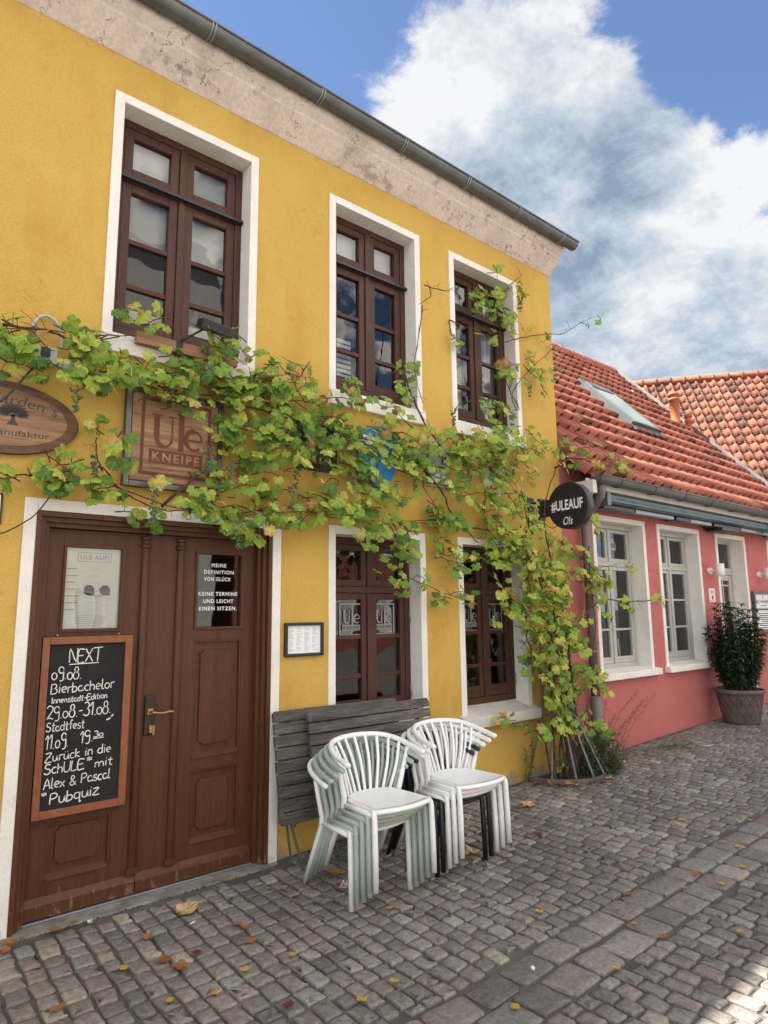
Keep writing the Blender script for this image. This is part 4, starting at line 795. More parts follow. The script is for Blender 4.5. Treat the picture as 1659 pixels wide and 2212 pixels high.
def build_vine():
    V = thing('grape_vine', 'leafy grape vine trained across the whole yellow front, with hanging grapes', 'vine', (5.45, -.2, .1))
    rnd = random.Random(21)
    mb = MB(); tint = []; vein = []; st = MB()
    def one_leaf(p, q, cx, cz, col, small):
        x, y, z = p
        if 5.0 < x < 5.5 and abs(z-2.655) < .26 and y < -.2: return       # the projecting sign stays readable
        if .64 < x < .87 and 3.10 < z < 3.27: return                      # so do the socket box and most of the plank sign
        if 1.30 < x < 1.62 and 2.50 < z < 3.0: return
        if 1.60 < x < 1.86 and 2.50 < z < 3.0 and rnd.random() < .5: return
        if x < .88 and 2.60 < z < 2.93: return
        if 3.14 < x < 3.54 and 2.62 < z < 3.2 and rnd.random() < .2: return
        u = rnd.random(); base = .30+.07*(z-cz)/.2
        if x > 4.4: base += .04
        if col and z > 1.5: base += .06
        t = base+rnd.gauss(0,.14)
        if u < .02: t = rnd.uniform(.86,1.0)
        elif u < .05+(.05 if x > 4.6 else 0): t = rnd.uniform(.66,.86)
        if cz < .5 and col: t -= .1
        size = rnd.choice((rnd.uniform(.05,.09), rnd.uniform(.075,.11), rnd.uniform(.085,.13)))*(.8 if small else 1)
        nrm = (rnd.gauss(-.12,.5), rnd.gauss(-.9,.3), rnd.gauss(.42,.5)); tip = (rnd.gauss(0,.6)+(x-q[0])*3, rnd.gauss(-.25,.3), -1)
        add_leaf(mb, tint, vein, p, size, nrm, tip, max(.03, t), rnd)
        a = Vector(q); b = Vector(p); st.tube([a, a.lerp(b,.5)+Vector((0,-.004,.010)), b], .0020, 4, cap=False)
    tip_cane = max((c for c in CANES if c[0][1] > -.08), key=lambda c: c[-1][0])
    extra = [(p[0], p[1], p[2]-.03, .04, .03, 2) for p in tip_cane[-2:]]+[(3.60,-.06,3.80,.07,.16,6),(3.70,-.06,3.56,.10,.12,6),(3.50,-.07,3.62,.08,.05,3),(4.79,-.13,3.00,.15,.10,14)]
    for (cx, cy, cz, rx, rz, n) in CLUSTERS+extra:
        col = cy < -.2; small = rx < .06 and rz < .06
        tot = n if n <= 6 else int(n*(1.5 if col else 1.4 if cy > -.1 else .82 if cx < 1.7 else 1.02)+.5)
        while tot > 0:
            k = min(tot, rnd.randint(4, 8)); tot -= k
            while True:
                a, b = rnd.uniform(-1,1), rnd.uniform(-1,1)
                if a*a+b*b < 1: break
            P = Vector((cx+a*rx*.9, cy+(rnd.uniform(-.07,.085) if not col else rnd.uniform(-.10,.17)), cz+b*rz*.9))
            d = Vector((rnd.choice((-1,1))*rnd.uniform(.5,1)*rx, 0, rnd.uniform(-1,.55)*max(rz,.03))); d = d.normalized() if d.length > 1e-4 else Vector((1,0,0))
            step = min(.052, max(rx, rz)*2.2/k); P = P-d*step*k*.5; pts = [P.copy()]
            for i in range(k):
                d = (d+Vector((rnd.gauss(0,.22), rnd.gauss(-.04,.10), rnd.gauss(-.05,.22)))).normalized(); P = P+d*step*rnd.uniform(.8,1.2)
                ex = (P.x-cx)/max(rx,.02); ez = (P.z-cz)/max(rz,.02); rr = math.hypot(ex, ez)
                if rr > 1.12: P.x = cx+(P.x-cx)*1.1/rr; P.z = cz+(P.z-cz)*1.1/rr
                lim = -.03 if P.x < 5.87 else -.10
                P.y = max(min(P.y, lim), (-.52 if col else -.30)); pts.append(P.copy())
                sd = (-1)**i; off = Vector((-d.z, 0, d.x))*sd*rnd.uniform(.025,.065)+Vector((0, rnd.uniform(-.07,.02), 0))
                one_leaf(tuple(P+off), tuple(P), cx, cz, col, small)
            st.tube(pts, [.0044-.0024*i/len(pts) for i in range(len(pts))], 5, cap=False)
    obj('foliage', mb, M['leaf'], V, attr={'tint': tint, 'vein': vein})
    for i, pl in enumerate(CANES):
        P = [Vector(p)+Vector((rnd.uniform(-.012,.012), rnd.uniform(-.01,.03), rnd.uniform(-.012,.012))) for p in pl]
        P = crom(P, 5); col = pl[0][1] < -.2; r0 = .0055
        if i == 0: r0 = .007
        if i in (4, 5, 6, 10): r0 = .010
        if col and i < len(CANES)-3: r0 = .011
        for p in P: p += Vector((rnd.uniform(-.005,.005), rnd.uniform(-.006,.006), rnd.uniform(-.005,.005)))
        K = len(P); st.tube(P, [r0*(1-.55*k/K)*(1+.18*math.sin(k*1.9)) for k in range(K)], 7)
        for k in range(1, K-1):                       # side shoots, tendrils
            if rnd.random() < .34:
                d = Vector((rnd.uniform(-1,1), rnd.uniform(-.6,.1), rnd.uniform(-1,.7))).normalized()*rnd.uniform(.05,.14)
                st.tube(crom([P[k], P[k]+d*.5+Vector((0,0,.012)), P[k]+d], 3), [.0024,.0022,.002,.0018,.0016,.0015,.0013][:7], 5, cap=False)
    # gnarled stock between the trellis bars
    for k in range(3):
        x = 5.42+.05*k; P = [Vector((x+.03*math.sin(q*1.7+k*2), -.22+.05*math.cos(q*1.3+k), .06+q*.14)) for q in range(12)]
        st.tube(crom(P, 3), [.026*(1-.5*i/34) for i in range(34)], 8)
    obj('trunk', st, M['cane'], V)
    for (x, y, z) in GRAPES:
        g = MB(); big = 1.5 if (abs(x-1.9) < .6 and z < 2.4 and rnd.random() < .5) or z > 3.25 and x < 2 else 1.0
        for k in range(int(34*big)):
            f = rnd.random(); rr = .034*(1-.75*f)*big**.4; a = rnd.uniform(0, 6.28); r = rnd.uniform(.0045,.0075)
            g.ball((x+1.3*rr*math.cos(a)*rnd.uniform(.3,1), y-.07+rr*math.sin(a)*rnd.uniform(.3,1), z+.05-f*.155*big), r*1.3, 7, 5)
        g.tube([(x,y,z+.13),(x+.004,y-.06,z+.06),(x,y-.07,z-.02)], .0018, 5)
        obj('grape_cluster', g, M['grape'], V)
build_vine()

# ------------------------------------------------------------------ trellis, herbs at its foot
def build_trellis():
    T = thing('trellis', 'bent iron tree guard around the vine stock at the house corner', 'trellis', (5.5, -.05, .1))
    def bar(a, r0=.45, r1=.18, top=1.35):
        c, s = math.cos(R(a)), math.sin(R(a)); P = lambda r, z: (5.50+r*c, -.06+r*s, gz(5.5)+z)
        b = MB(); b.tube([P(r0,-.01), P(r0-.005,.05), P(r1+.05,.50), P(r1+.01,.56), P(r1,.64), P(r1,top)], .011, 8); obj('bar', b, M['iron'], T)
    for a in (-178,-150,-122,-98,-74,-48,-20): bar(a)
    for r, z, w in ((.455,.015,.02),(.20,.56,.016),(.19,1.2,.012)):
        b = MB(); K = 24
        pts = [(5.50+r*math.cos(R(-182+184*i/K)), -.06+r*math.sin(R(-182+184*i/K)), gz(5.5)+z) for i in range(K+1)]
        n = len(b.v)
        for p in pts: b.v += [(p[0],p[1],p[2]-w),(p[0],p[1],p[2]+w),(p[0]*.995+5.5*.005,p[1]*.985,p[2]+w),(p[0]*.995+5.5*.005,p[1]*.985,p[2]-w)]
        for i in range(K):
            for q in range(4): b.face((n+4*i+q, n+4*i+(q+1)%4, n+4*i+4+(q+1)%4, n+4*i+4+q))
        obj('hoop', b, M['iron'], T)
M['iron'] = mat('galvanised_iron', (.20,.205,.20), .55, (.12,.115,.11), 8, 7, metal=.5)
build_trellis()

def simple_leaf(mb, tint, vein, c, L, W, d, n, t, bend=.2):
    d = Vector(d).normalized(); n = Vector(n); n = (n-d*n.dot(d)); n = n.normalized() if n.length > 1e-4 else d.orthogonal().normalized(); s = d.cross(n); b = len(mb.v); c = Vector(c)
    prof = ((0,0),(.2,.7),(.5,1),(.78,.62),(1,0))
    for u, w in prof:
        m = c+d*L*u-n*bend*L*u*u
        for q in (-1, 0, 1): mb.v.append(tuple(m+s*q*W*.5*w+n*abs(q)*W*.16*w)); tint.append(t); vein.append(1.0 if q == 0 else 0)
    for i in range(4):
        for q in (0, 1): mb.face((b+3*i+q, b+3*i+q+1, b+3*i+q+4, b+3*i+q+3), 0, True)

def build_herbs():
    rnd = random.Random(5)
    H = thing('herb_bush', 'dark green bushy weeds at the foot of the vine beside the red wall', 'bush', (5.8, -.28, .1))
    mb = MB(); t = []; v = []; s = MB()
    for k in range(120):
        a = rnd.uniform(0, 6.28); r = .20*math.sqrt(rnd.random()); b = Vector((5.78+r*math.cos(a)*1.25, -.30+r*math.sin(a), gz(5.8)-.02)); h = rnd.uniform(.12,.50)*(1-r*1.4)
        top = b+Vector((rnd.gauss(.04,.08), rnd.gauss(-.03,.06), h)); s.tube([b, (b+top)/2+Vector((rnd.gauss(0,.02),0,.02)), top], .0025, 4, cap=False)
        for q in range(9):
            p = b.lerp(top, rnd.uniform(.15,1)); a = rnd.uniform(0,6.28); simple_leaf(mb, t, v, p, rnd.uniform(.035,.06), rnd.uniform(.018,.032), (math.cos(a), math.sin(a), rnd.uniform(-.4,.5)), (0,-.3,1), rnd.uniform(0,.7))
    obj('foliage', mb, M['herb'], H, attr={'tint': t, 'vein': v}); obj('stems', s, M['stem'], H)
    H = thing('wild_weed', 'tall thin weed with seed heads leaning over the paving by the red wall', 'weed', (6.05, -.3, .12))
    mb = MB(); t = []; v = []; s = MB()
    for k in range(9):
        b = Vector((5.95+rnd.uniform(-.1,.16), -.28+rnd.uniform(-.12,.16), gz(6)-.01)); top = b+Vector((rnd.uniform(.02,.75), rnd.uniform(-.32,.05), rnd.uniform(.35,.95)))
        P = crom([b, b.lerp(top,.5)+Vector((-.05,0,.06)), top], 7); s.tube(P, [.0028-.0015*i/len(P) for i in range(len(P))], 4, cap=False)
        for p in P[3:]:
            for q in range(5):
                a = rnd.uniform(0,6.28); simple_leaf(mb, t, v, p+Vector((rnd.gauss(0,.012),rnd.gauss(0,.01),rnd.gauss(0,.012))), rnd.uniform(.016,.034), rnd.uniform(.007,.012), (math.cos(a), math.sin(a), rnd.uniform(-.5,.6)), (0,-.3,1), rnd.uniform(.25,1))
    for k in range(5):
        b = Vector((5.02+rnd.uniform(-.03,.05), -.03-rnd.uniform(0,.05), gz(5)-.01)); top = b+Vector((rnd.uniform(-.05,.06), -.03, rnd.uniform(.2,.42)))
        P = crom([b, b.lerp(top,.5)+Vector((.02,-.02,0)), top], 6); s.tube(P, .0018, 4, cap=False)
        for p in P[3:]:
            a = rnd.uniform(0,6.28); simple_leaf(mb, t, v, p, .035, .022, (math.cos(a),math.sin(a),-.2), (0,-.4,1), rnd.uniform(.4,1))
    obj('foliage', mb, M['herb'], H, attr={'tint': t, 'vein': v}); obj('stems', s, M['stem'], H)
    m = MB(); n = m.add([(5.5+.43*math.cos(R(-180+180*i/16)), -.05+.43*math.sin(R(-180+180*i/16)), gz(5.5)-.012) for i in range(17)]); m.face(range(n, n+17)); struct(obj('soil', m, M['soil']))
    # short grass in the joints by the drain cover
    g = MB(); t = []; v = []
    for k in range(420):
        a = rnd.gauss(0,.22); b = rnd.gauss(0,.06); c = (7.18+a, -.36+b-.1*a, gz(7.2)-.015); simple_leaf(g, t, v, c, rnd.uniform(.03,.07), .005, (rnd.gauss(0,.5), rnd.gauss(0,.5), 1), (0,-1,.2), rnd.uniform(.1,.8))
    for k in range(260):
        x = rnd.uniform(.75,2.4); c = (x, -.085+rnd.gauss(0,.010), -.02); simple_leaf(g, t, v, c, rnd.uniform(.012,.03), .005, (rnd.gauss(0,.6), rnd.gauss(0,.6), 1), (0,-1,.2), rnd.uniform(.1,.8))
    o = obj('grass', g, M['herb'], attr={'tint': t, 'vein': v}); tag(o, 'short grass and moss growing in the paving joints', 'grass'); o['kind'] = 'stuff'
build_herbs()

# ------------------------------------------------------------------ signs
def build_signs():
    # oval wooden sign
    T = thing('oval_sign', 'oval wooden brewery sign with a black tree emblem', 'sign', (.578, -.03, 2.77))
    cx, cz, a, b = .575, 2.768, .415, .212
    el = lambda k, s=1.0: [(cx+a*s*math.cos(2*math.pi*i/k), cz+b*s*math.sin(2*math.pi*i/k)) for i in range(k)]
    m = MB(); m.prism(el(56), -.030, -.001); obj('rim', m, M['black'], T)
    m = MB(); m.prism(el(56,.985), -.033, -.0305); obj('border', m, M['pined'], T)
    m = MB(); k = 56; m.prism([(cx+(a-.065)*math.cos(2*math.pi*i/k), cz+(b-.045)*math.sin(2*math.pi*i/k)) for i in range(k)], -.036, -.0335); obj('panel', m, M['pine'], T)
    m = MB(); y = -.0375
    def arc(cx0, R0): return lambda X, Z: (X, y, Z-(X-.575)**2*.42)
    text(m, 'Old Garden\u00b4s', .315, .865, 2.845, 2.905, y, 0, shear=.25, fn=arc(0,0), bold=-.004)
    text(m, 'Bier - Manufaktur', .345, .835, 2.662, 2.698, y, 0, bold=.004, fn=lambda X, Z: (X, y, Z+(X-.575)**2*.12))
    text(m, 'ed Beer Expe', .46, .72, 2.577, 2.594, y+.003, 0, fn=lambda X, Z: (X, y+.003, Z+(X-.575)**2*.5))
    tx, tz = .64, 2.725
    m.prism([(tx-.032,tz),(tx-.012,tz+.025),(tx-.007,tz+.06),(tx+.007,tz+.06),(tx+.012,tz+.025),(tx+.032,tz)], y, y+.0005)
    rnd = random.Random(2)
    for i in range(11):
        ang = R(12+i*15.6); L = .062+.018*math.sin(ang)
        ex, ez = tx+L*1.08*math.cos(ang), tz+.05+L*.85*math.sin(ang); m.ribbon([(tx, tz+.05),(ex,ez)], .003, y)
        for q in (.35,.5,.65,.8,.95):
            for sd in (-1, 1):
                px, pz = tx+(ex-tx)*q, tz+.05+(ez-tz-.05)*q; d = ang+sd*.75; m.ribbon([(px,pz),(px+.010*math.cos(d),pz+.009*math.sin(d)),(px+.018*math.cos(d),pz+.016*math.sin(d))], .0055, y+.0002)
    obj('lettering', m, M['ink'], T)
    # square wooden sign
    T = thing('square_sign', 'square plank sign in a raw steel frame above the double door', 'sign', (1.58, -.03, 2.78))
    m = MB(); m.ring(1.258,1.915,2.452,3.10,.034,-.055,-.004); obj('frame', m, M['steel'], T, bevel=.003)
    m = MB()
    for q in range(5): m.box(1.297,1.876,-.050,-.014,2.492+q*.1145,2.492+q*.1145+.1135)
    obj('panel', m, M['pine'], T, bevel=.0015)
    m = MB(); logo(m, 1.365, 1.815, 2.545, 3.035, -.0512, 0, 1, lw=.022, small=False); text(m, 'OLDENBURGER KNEIPENKULTUR', 1.42, 1.77, 2.575, 2.59, -.0512, 0, bold=.01); obj('lettering', m, [M['burn'], M['pine']], T)
    # black square sign
    T = thing('dark_sign', 'black square sign with cream points, half hidden behind the vine', 'sign', (2.72, -.02, 2.93))
    m = MB(); m.box(2.54,2.905,-.02,-.001,2.735,3.115); obj('panel', m, M['black'], T, bevel=.003)
    m = MB()
    for k in range(5): m.prism([(2.59+k*.058,2.985),(2.64+k*.058,2.985),(2.615+k*.058,3.06)], -.0215, -.0205)
    text(m, '1516', 2.62, 2.83, 2.80, 2.845, -.0212, 0, bold=.01); obj('lettering', m, M['gold'], T)
    # blue shield
    T = thing('blue_shield', 'bright blue and white shield sign with a pointed foot', 'sign', (3.33, -.02, 2.93))
    m = MB(); m.prism([(3.326,2.645),(3.465,2.75),(3.545,2.90),(3.575,3.03),(3.515,3.165),(3.366,3.21),(3.18,3.15),(3.10,3.01),(3.12,2.90),(3.20,2.765)], -.022, -.001); obj('panel', m, M['blue'], T, bevel=.004)
    m = MB(); m.ribbon([(3.15,3.07),(3.26,3.06),(3.38,2.98),(3.46,2.86)], .07, -.0235); m.ribbon([(3.30,3.14),(3.36,3.06),(3.40,2.99)], .03, -.024); obj('emblem', m, M['white2'], T)
    # pale rounded sign
    T = thing('pale_sign', 'pale grey arched sign with black letters behind the vine', 'sign', (4.0, -.02, 2.98))
    m = MB(); m.prism([(3.845,2.76),(4.16,2.76),(4.16,3.08)]+[(4.0025+.1575*math.cos(R(q)), 3.08+.13*math.sin(R(q))) for q in range(15,166,15)]+[(3.845,3.08)], -.022, -.001); obj('panel', m, M['signgrey'], T, bevel=.003)
    m = MB(); m.ring(3.86,4.145,2.775,2.95,.012,-.0235,-.0225); text(m, 'B  ll', 3.88, 4.12, 2.985, 3.05, -.0235, 0, bold=.02); obj('lettering', m, M['ink'], T)
    m = MB()
    for k in range(9): m.box(3.885+.087*(k%3),3.885+.087*(k%3)+.07,-.0236,-.0226,2.795+.048*(k//3),2.795+.048*(k//3)+.038)
    obj('emblem', m, M['white2'], T)
    # round red and white sign
    T = thing('round_sign', 'round white sign with red swirls behind the vine', 'sign', (4.78, -.02, 2.93))
    c = (4.79, 2.925); circ = lambda r: [(c[0]+r*math.cos(R(q)), c[1]+r*math.sin(R(q))) for q in range(0,360,9)]
    m = MB(); m.prism(circ(.172), -.024, -.001); obj('panel', m, M['white2'], T, bevel=.004)
    m = MB(); m.ribbon(crom([(4.70,2.83),(4.78,2.84),(4.86,2.88),(4.90,2.95)],5), .05, -.0255); m.ribbon(crom([(4.70,3.03),(4.77,2.99),(4.85,3.0),(4.88,3.06)],5), .035, -.0255); m.ribbon([(c[0]+.15*math.cos(R(q)), c[1]+.15*math.sin(R(q))) for q in range(0,361,10)], .006, -.0256); obj('emblem', m, M['signred'], T)
    # projecting round sign
    T = thing('projecting_sign', 'round black sign reading ULEAUF on a wall bracket at the corner', 'sign', (5.30, 0, 2.68))
    c = (5.30, -.478, 2.655); r = .228
    def disc(m, x0, x1, r):
        k = 48; n = m.add([(x, c[1]+r*math.cos(2*math.pi*i/k), c[2]+r*math.sin(2*math.pi*i/k)) for x in (x0, x1) for i in range(k)])
        m.face(range(n, n+k)); m.face([n+k+i for i in reversed(range(k))])
        for i in range(k): m.face((n+i, n+k+i, n+k+(i+1)%k, n+(i+1)%k), 0, True)
    m = MB(); disc(m, c[0], c[0]+.10, r); obj('panel', m, M['black'], T, bevel=.004)
    m = MB(); m.box(5.335,5.365,-.40,-.10,2.58,2.75); m.box(5.31,5.39,-.14,-.001,2.66,2.69) if 0 else None; m.box(5.30,5.40,-.15,-.125,2.55,2.77); m.tube([(5.35,-.14,2.74),(5.35,0,2.74)], .012, 8); m.tube([(5.35,-.14,2.60),(5.35,0,2.60)], .012, 8); m.box(5.30,5.40,-.012,0,2.54,2.80); obj('bracket', m, M['black'], T, bevel=.002)
    m = MB(); fn = lambda X, Z: (c[0]-.0025, c[1]-X, c[2]+Z)       # seen from the left, text runs away from the wall
    text(m, '#ULEAUF', -.185, .172, -.052, .060, 0, 0, bold=.022, spacing=1.02, fn=fn)
    text(m, 'Ols', -.06, .045, -.185, -.108, 0, 0, shear=.2, fn=fn); obj('lettering', m, M['white'], T)
    # plate cut by the left edge of the photo
    T = thing('number_plate', 'white enamel plate with a dark rim left of the double door', 'plate', (.55, -.01, 2.25))
    m = MB(); m.box(.46,.628,-.016,-.001,2.155,2.335); obj('rim', m, M['black'], T, bevel=.008)
    m = MB(); m.box(.472,.616,-.019,-.0165,2.167,2.323); obj('panel', m, M['white2'], T)
    # framed menu
    T = thing('menu_frame', 'black framed price list on the yellow wall beside the door', 'menu', (2.61, -.01, 1.46))
    m = MB(); m.ring(2.449,2.780,1.343,1.585,.022,-.03,-.001); obj('frame', m, M['black'], T, bevel=.004)
    m = MB(); m.box(2.471,2.758,-.012,-.002,1.365,1.563); obj('paper', m, M['paper2'], T)
    m = MB(); rnd = random.Random(9)
    for q in range(4):
        for k in range(21):
            if rnd.random() < .85: x = 2.485+q*.067; m.box(x, x+rnd.uniform(.02,.05), -.0128, -.0122, 1.378+k*.0084, 1.378+k*.0084+.0028)
    obj('lettering', m, M['greyink'], T)
    # poster behind the left door pane
    T = thing('poster', 'pale opening-hours poster behind the left door pane', 'poster', (1.16, .13, 1.8))
    m = MB(); m.box(1.0015,1.3255,.1235,.1245,1.575,2.062); obj('paper', m, M['paper'], T)
    m = MB(); y = .1228
    text(m, 'ULE AUF!', 1.085, 1.255, 1.992, 2.022, y, 0, bold=.03, spacing=1.1); m.ring(1.07,1.27,1.978,2.036,.004,y-.0005,y+.0005)
    rnd = random.Random(4)
    for k in range(7):
        z = 1.93-k*.041; m.box(1.01,1.32,y,y+.0004,z-.012,z-.0112); m.box(1.012,1.012+rnd.uniform(.05,.09),y,y+.0004,z,z+.008); x0 = 1.14
        m.ribbon([(x0+i*.006, z+.004+.006*math.sin(i*2.1+k)) for i in range(int(rnd.uniform(12,18)))], .002, y)
    for k in range(6): w = rnd.uniform(.05,.10); m.box(1.165-w,1.165+w,y,y+.0004,1.652-k*.012,1.656-k*.012)
    obj('lettering', m, M['greyink'], T)
    for x in (1.145,1.238):
        m = MB(); m.prism([(x+.031*math.cos(R(q))*(1 if q < 270 else 1), 1.806+.031*math.sin(R(q))) for q in range(0,271,15)]+[(x+.031,1.775)], .1205, .1225)
        obj('lens_shape', m, M['lens'], T)
M['paper2'] = mat('white_paper', (.80,.80,.82), .8, (.77,.77,.79), 5); M['lens'] = mat('dark_lens', (.01,.011,.012), .5, (.014,.014,.015), 5, spec=.15)
build_signs()

# ------------------------------------------------------------------ chalkboard with handwriting
def A(cx, cy, rx, ry, a0, a1, k=10): return [(cx+rx*math.cos(R(a0+(a1-a0)*i/k)), cy+ry*math.sin(R(a0+(a1-a0)*i/k))) for i in range(k+1)]
DOT = lambda x: [(x,.0),(x+.03,.05)]
G = {
 'N':(.66,[[(0,0),(.03,1),(.5,.03),(.58,1.02)]]), 'E':(.56,[[(.5,1),(.05,1),(0,0),(.5,.02)],[(.03,.52),(.40,.55)]]), 'X':(.62,[[(0,1),(.58,0)],[(.55,1),(0,0)]]), 'T':(.70,[[(0,.98),(.70,1.02)],[(.38,1),(.33,0)]]),
 '0':(.50,[A(.21,.27,.20,.27,90,450,14)]), '9':(.50,[A(.23,.74,.20,.25,20,380,14)+[(.42,.3),(.40,.0),(.30,-.12),(.12,-.10)]]), '8':(.52,[A(.24,.77,.15,.22,-60,240,12)+A(.22,.28,.22,.29,120,-240,14)+[(.33,.56)]]),
 '.':(.20,[DOT(.05)]), '-':(.42,[[(.05,.42),(.34,.46)]]), '1':(.34,[[(.0,.72),(.22,1.0),(.18,0)]]), '2':(.56,[A(.25,.74,.22,.26,160,-40,10)+[(.05,.02)],[(.05,.02),(.22,.10),(.52,.0)]]),
 '3':(.52,[A(.22,.76,.19,.24,140,-80,10)+[(.16,.52)]+A(.20,.25,.24,.27,80,-150,12)]), 
 'B':(.56,[[(.0,0),(.04,1)],[(.04,1)]+A(.20,.77,.22,.23,90,-90,8)+[(.06,.54)]+A(.22,.27,.26,.27,90,-90,9)+[(.0,.0)]]), 'i':(.22,[[(.08,.6),(.07,0)],DOT(.10)]), 'e':(.46,[[(.04,.30),(.38,.36)]+A(.21,.32,.18,.28,15,300,12)]),
 'r':(.36,[[(.05,.6),(.04,0)],[(.04,.35),(.14,.55),(.32,.58)]]), 'b':(.46,[[(.04,1),(.03,0)]+A(.20,.28,.18,.27,-100,150,12)]), 'a':(.48,[A(.20,.29,.18,.28,50,380,14)+[(.40,.05),(.44,.0)]]), 'c':(.42,[A(.22,.30,.19,.29,50,310,12)]),
 'h':(.48,[[(.05,1),(.03,0)],[(.03,.3),(.14,.55),(.28,.58),(.37,.42),(.38,0)]]), 'l':(.26,[[(.08,1.02),(.05,.15),(.10,.0),(.20,.03)]]), 'L':(.50,[[(.05,1),(.0,0),(.44,.03)]]), 'o':(.48,[A(.21,.30,.19,.29,90,450,14)]),
 'I':(.26,[[(.1,1),(.1,0)]]), 'n':(.48,[[(.05,.6),(.04,0)],[(.04,.3),(.14,.54),(.28,.58),(.36,.42),(.37,0)]]), 's':(.40,[A(.19,.45,.14,.15,30,250,8)+A(.18,.14,.16,.15,90,-160,9)]), 't':(.40,[[(.18,.95),(.15,.12),(.22,.0),(.32,.03)],[(.02,.62),(.34,.65)]]),
 'd':(.50,[A(.20,.29,.18,.28,50,330,12),[(.40,1.0),(.38,.2),(.42,0)]]), 'S':(.52,[A(.25,.76,.20,.24,30,250,10)+A(.20,.26,.24,.27,80,-160,12)]), 'f':(.40,[[(.36,.92),(.26,1.02),(.17,.9),(.14,0)],[(.0,.56),(.32,.6)]]),
 'Z':(.58,[[(.05,.98),(.52,1.0),(.0,.02),(.55,.0)],[(.12,.5),(.42,.54)]]), 'u':(.50,[[(.04,.6),(.05,.15),(.16,.0),(.30,.08),(.38,.6)],[(.38,.6),(.40,.1),(.46,0)]]), 'k':(.44,[[(.05,1),(.03,0)],[(.34,.6),(.05,.3),(.38,0)]]),
 'U':(.58,[[(.03,1),(.02,.25),(.14,.0),(.32,.02),(.44,.3),(.48,1)]]), '*':(.44,[[(.18,1.0),(.20,.56)],[(.02,.88),(.38,.68)],[(.02,.66),(.38,.9)]]), 'm':(.74,[[(.05,.6),(.04,0)],[(.04,.3),(.14,.56),(.26,.54),(.31,.3),(.31,0)],[(.31,.3),(.42,.56),(.56,.54),(.61,.3),(.62,0)]]),
 'A':(.60,[[(0,0),(.27,1.0),(.52,0)],[(.09,.36),(.44,.40)]]), 'x':(.46,[[(.03,.58),(.38,0)],[(.38,.6),(.0,0)]]), '&':(.60,[[(.52,0),(.12,.68)]+A(.25,.80,.13,.19,200,-20,9)+[(.06,.30),(.05,.12),(.18,-.02),(.38,.1),(.50,.38)]]),
 'P':(.56,[[(.02,0),(.06,1)],[(.05,.96)]+A(.25,.75,.23,.26,80,-90,9)+[(.06,.46)]]), 'p':(.48,[[(.05,.6),(.03,-.35)],A(.20,.30,.18,.28,150,-150,12)]), 'q':(.50,[A(.20,.30,.18,.28,50,330,12),[(.40,.6),(.39,-.35),(.48,-.25)]]), 'z':(.46,[[(.03,.58),(.38,.6),(.0,.02),(.42,.0)]]), ' ':(.34,[]),
}
def hand(mb, s, x0, x1, z0, z1, cap, y, w, rnd):
    """handwriting from (x0,z0) to (x1,z1) along its base line"""
    tot = 0; its = []
    for ch in s:
        um = ch == '\u00fc'; g = G['u' if um else ch]; its.append((tot, g, um)); tot += g[0]
    k = (x1-x0)/max(tot-.08, .1)
    for off, g, um in its:
        strokes = list(g[1])
        if g is G['i']: strokes = [g[1][0], [(.10,.80),(.13,.84)]]
        if um: strokes += [[(.10,.78),(.12,.83)], [(.30,.80),(.32,.85)]]
        jz = rnd.uniform(-.03,.03); js = rnd.uniform(.95,1.05)
        for st in strokes:
            P = []
            for px, pz in st:
                t = (off+px)/tot; P.append((x0+(off+px*js)*k, z0+(z1-z0)*t+(pz+jz)*cap*js))
            if len(P) > 2: P = [tuple(q) for q in crom([Vector((a, b, 0)) for a, b in P], 3)]
            mb.ribbon([(p[0], p[1]) for p in P], w*rnd.uniform(.85,1.15), y)
def build_chalkboard():
    T = thing('chalkboard', 'blackboard with handwritten event dates hanging on the left door leaf', 'chalkboard', (1.148, .06, 1.03))
    m = MB(); m.box(.894,.934,.052,.082,.530,1.529); m.box(1.360,1.403,.052,.082,.530,1.529); m.box(.934,1.360,.052,.082,1.487,1.529); m.box(.934,1.360,.052,.082,.530,.573); obj('frame', m, M['oak'], T, bevel=.003)
    m = MB(); m.box(.932,1.362,.066,.078,.571,1.489); obj('board', m, M['board'], T)
    m = MB(); rnd = random.Random(6); y = .0648
    LN = [('NEXT',1.045,1.222,1.378,1.380,.078,.0055),('09.08.',.955,1.116,1.287,1.283,.073,.0055),('Bierbachelor',.956,1.305,1.207,1.218,.056,.0052),('Innenstadt-Edition',.962,1.268,1.154,1.160,.033,.0046),
          ('29.08.-31.08.',.940,1.292,1.066,1.070,.072,.0055),('Stadtfest',.945,1.148,.999,1.001,.049,.005),('11.09.',.945,1.064,.903,.908,.078,.0055),('19',1.130,1.182,.914,.916,.066,.0055),('.',1.190,1.20,.918,.918,.05,.005),('30',1.204,1.258,.940,.942,.033,.0046),
          ('Zur\u00fcck in die',.948,1.305,.833,.845,.050,.0052),('SchULE',.950,1.160,.766,.770,.056,.0055),('*',1.172,1.200,.775,.775,.058,.0055),('mit',1.218,1.318,.768,.772,.046,.0052),('Alex & Pascal',.950,1.310,.686,.694,.054,.0055),('*',.940,.968,.625,.625,.05,.0058),('Pubquiz',.985,1.248,.603,.613,.058,.0058)]
    for s, x0, x1, z0, z1, cap, w in LN: hand(m, s, x0, x1, z0, z1, cap, y, w, rnd)
    m.ribbon([(1.045,1.369),(1.21,1.372)], .005, y); m.ribbon([(1.20,.931),(1.262,.934)], .004, y); m.ribbon([(1.272,1.032),(1.295,1.040)], .008, y); m.ribbon([(1.298,1.048),(1.312,1.060)], .007, y)
    obj('lettering', m, M['chalk'], T)
    for x in (.975,1.325): m = MB(); m.ball((x,.085,1.538), .008, 8, 5); obj('hook', m, M['zinclight'], T)
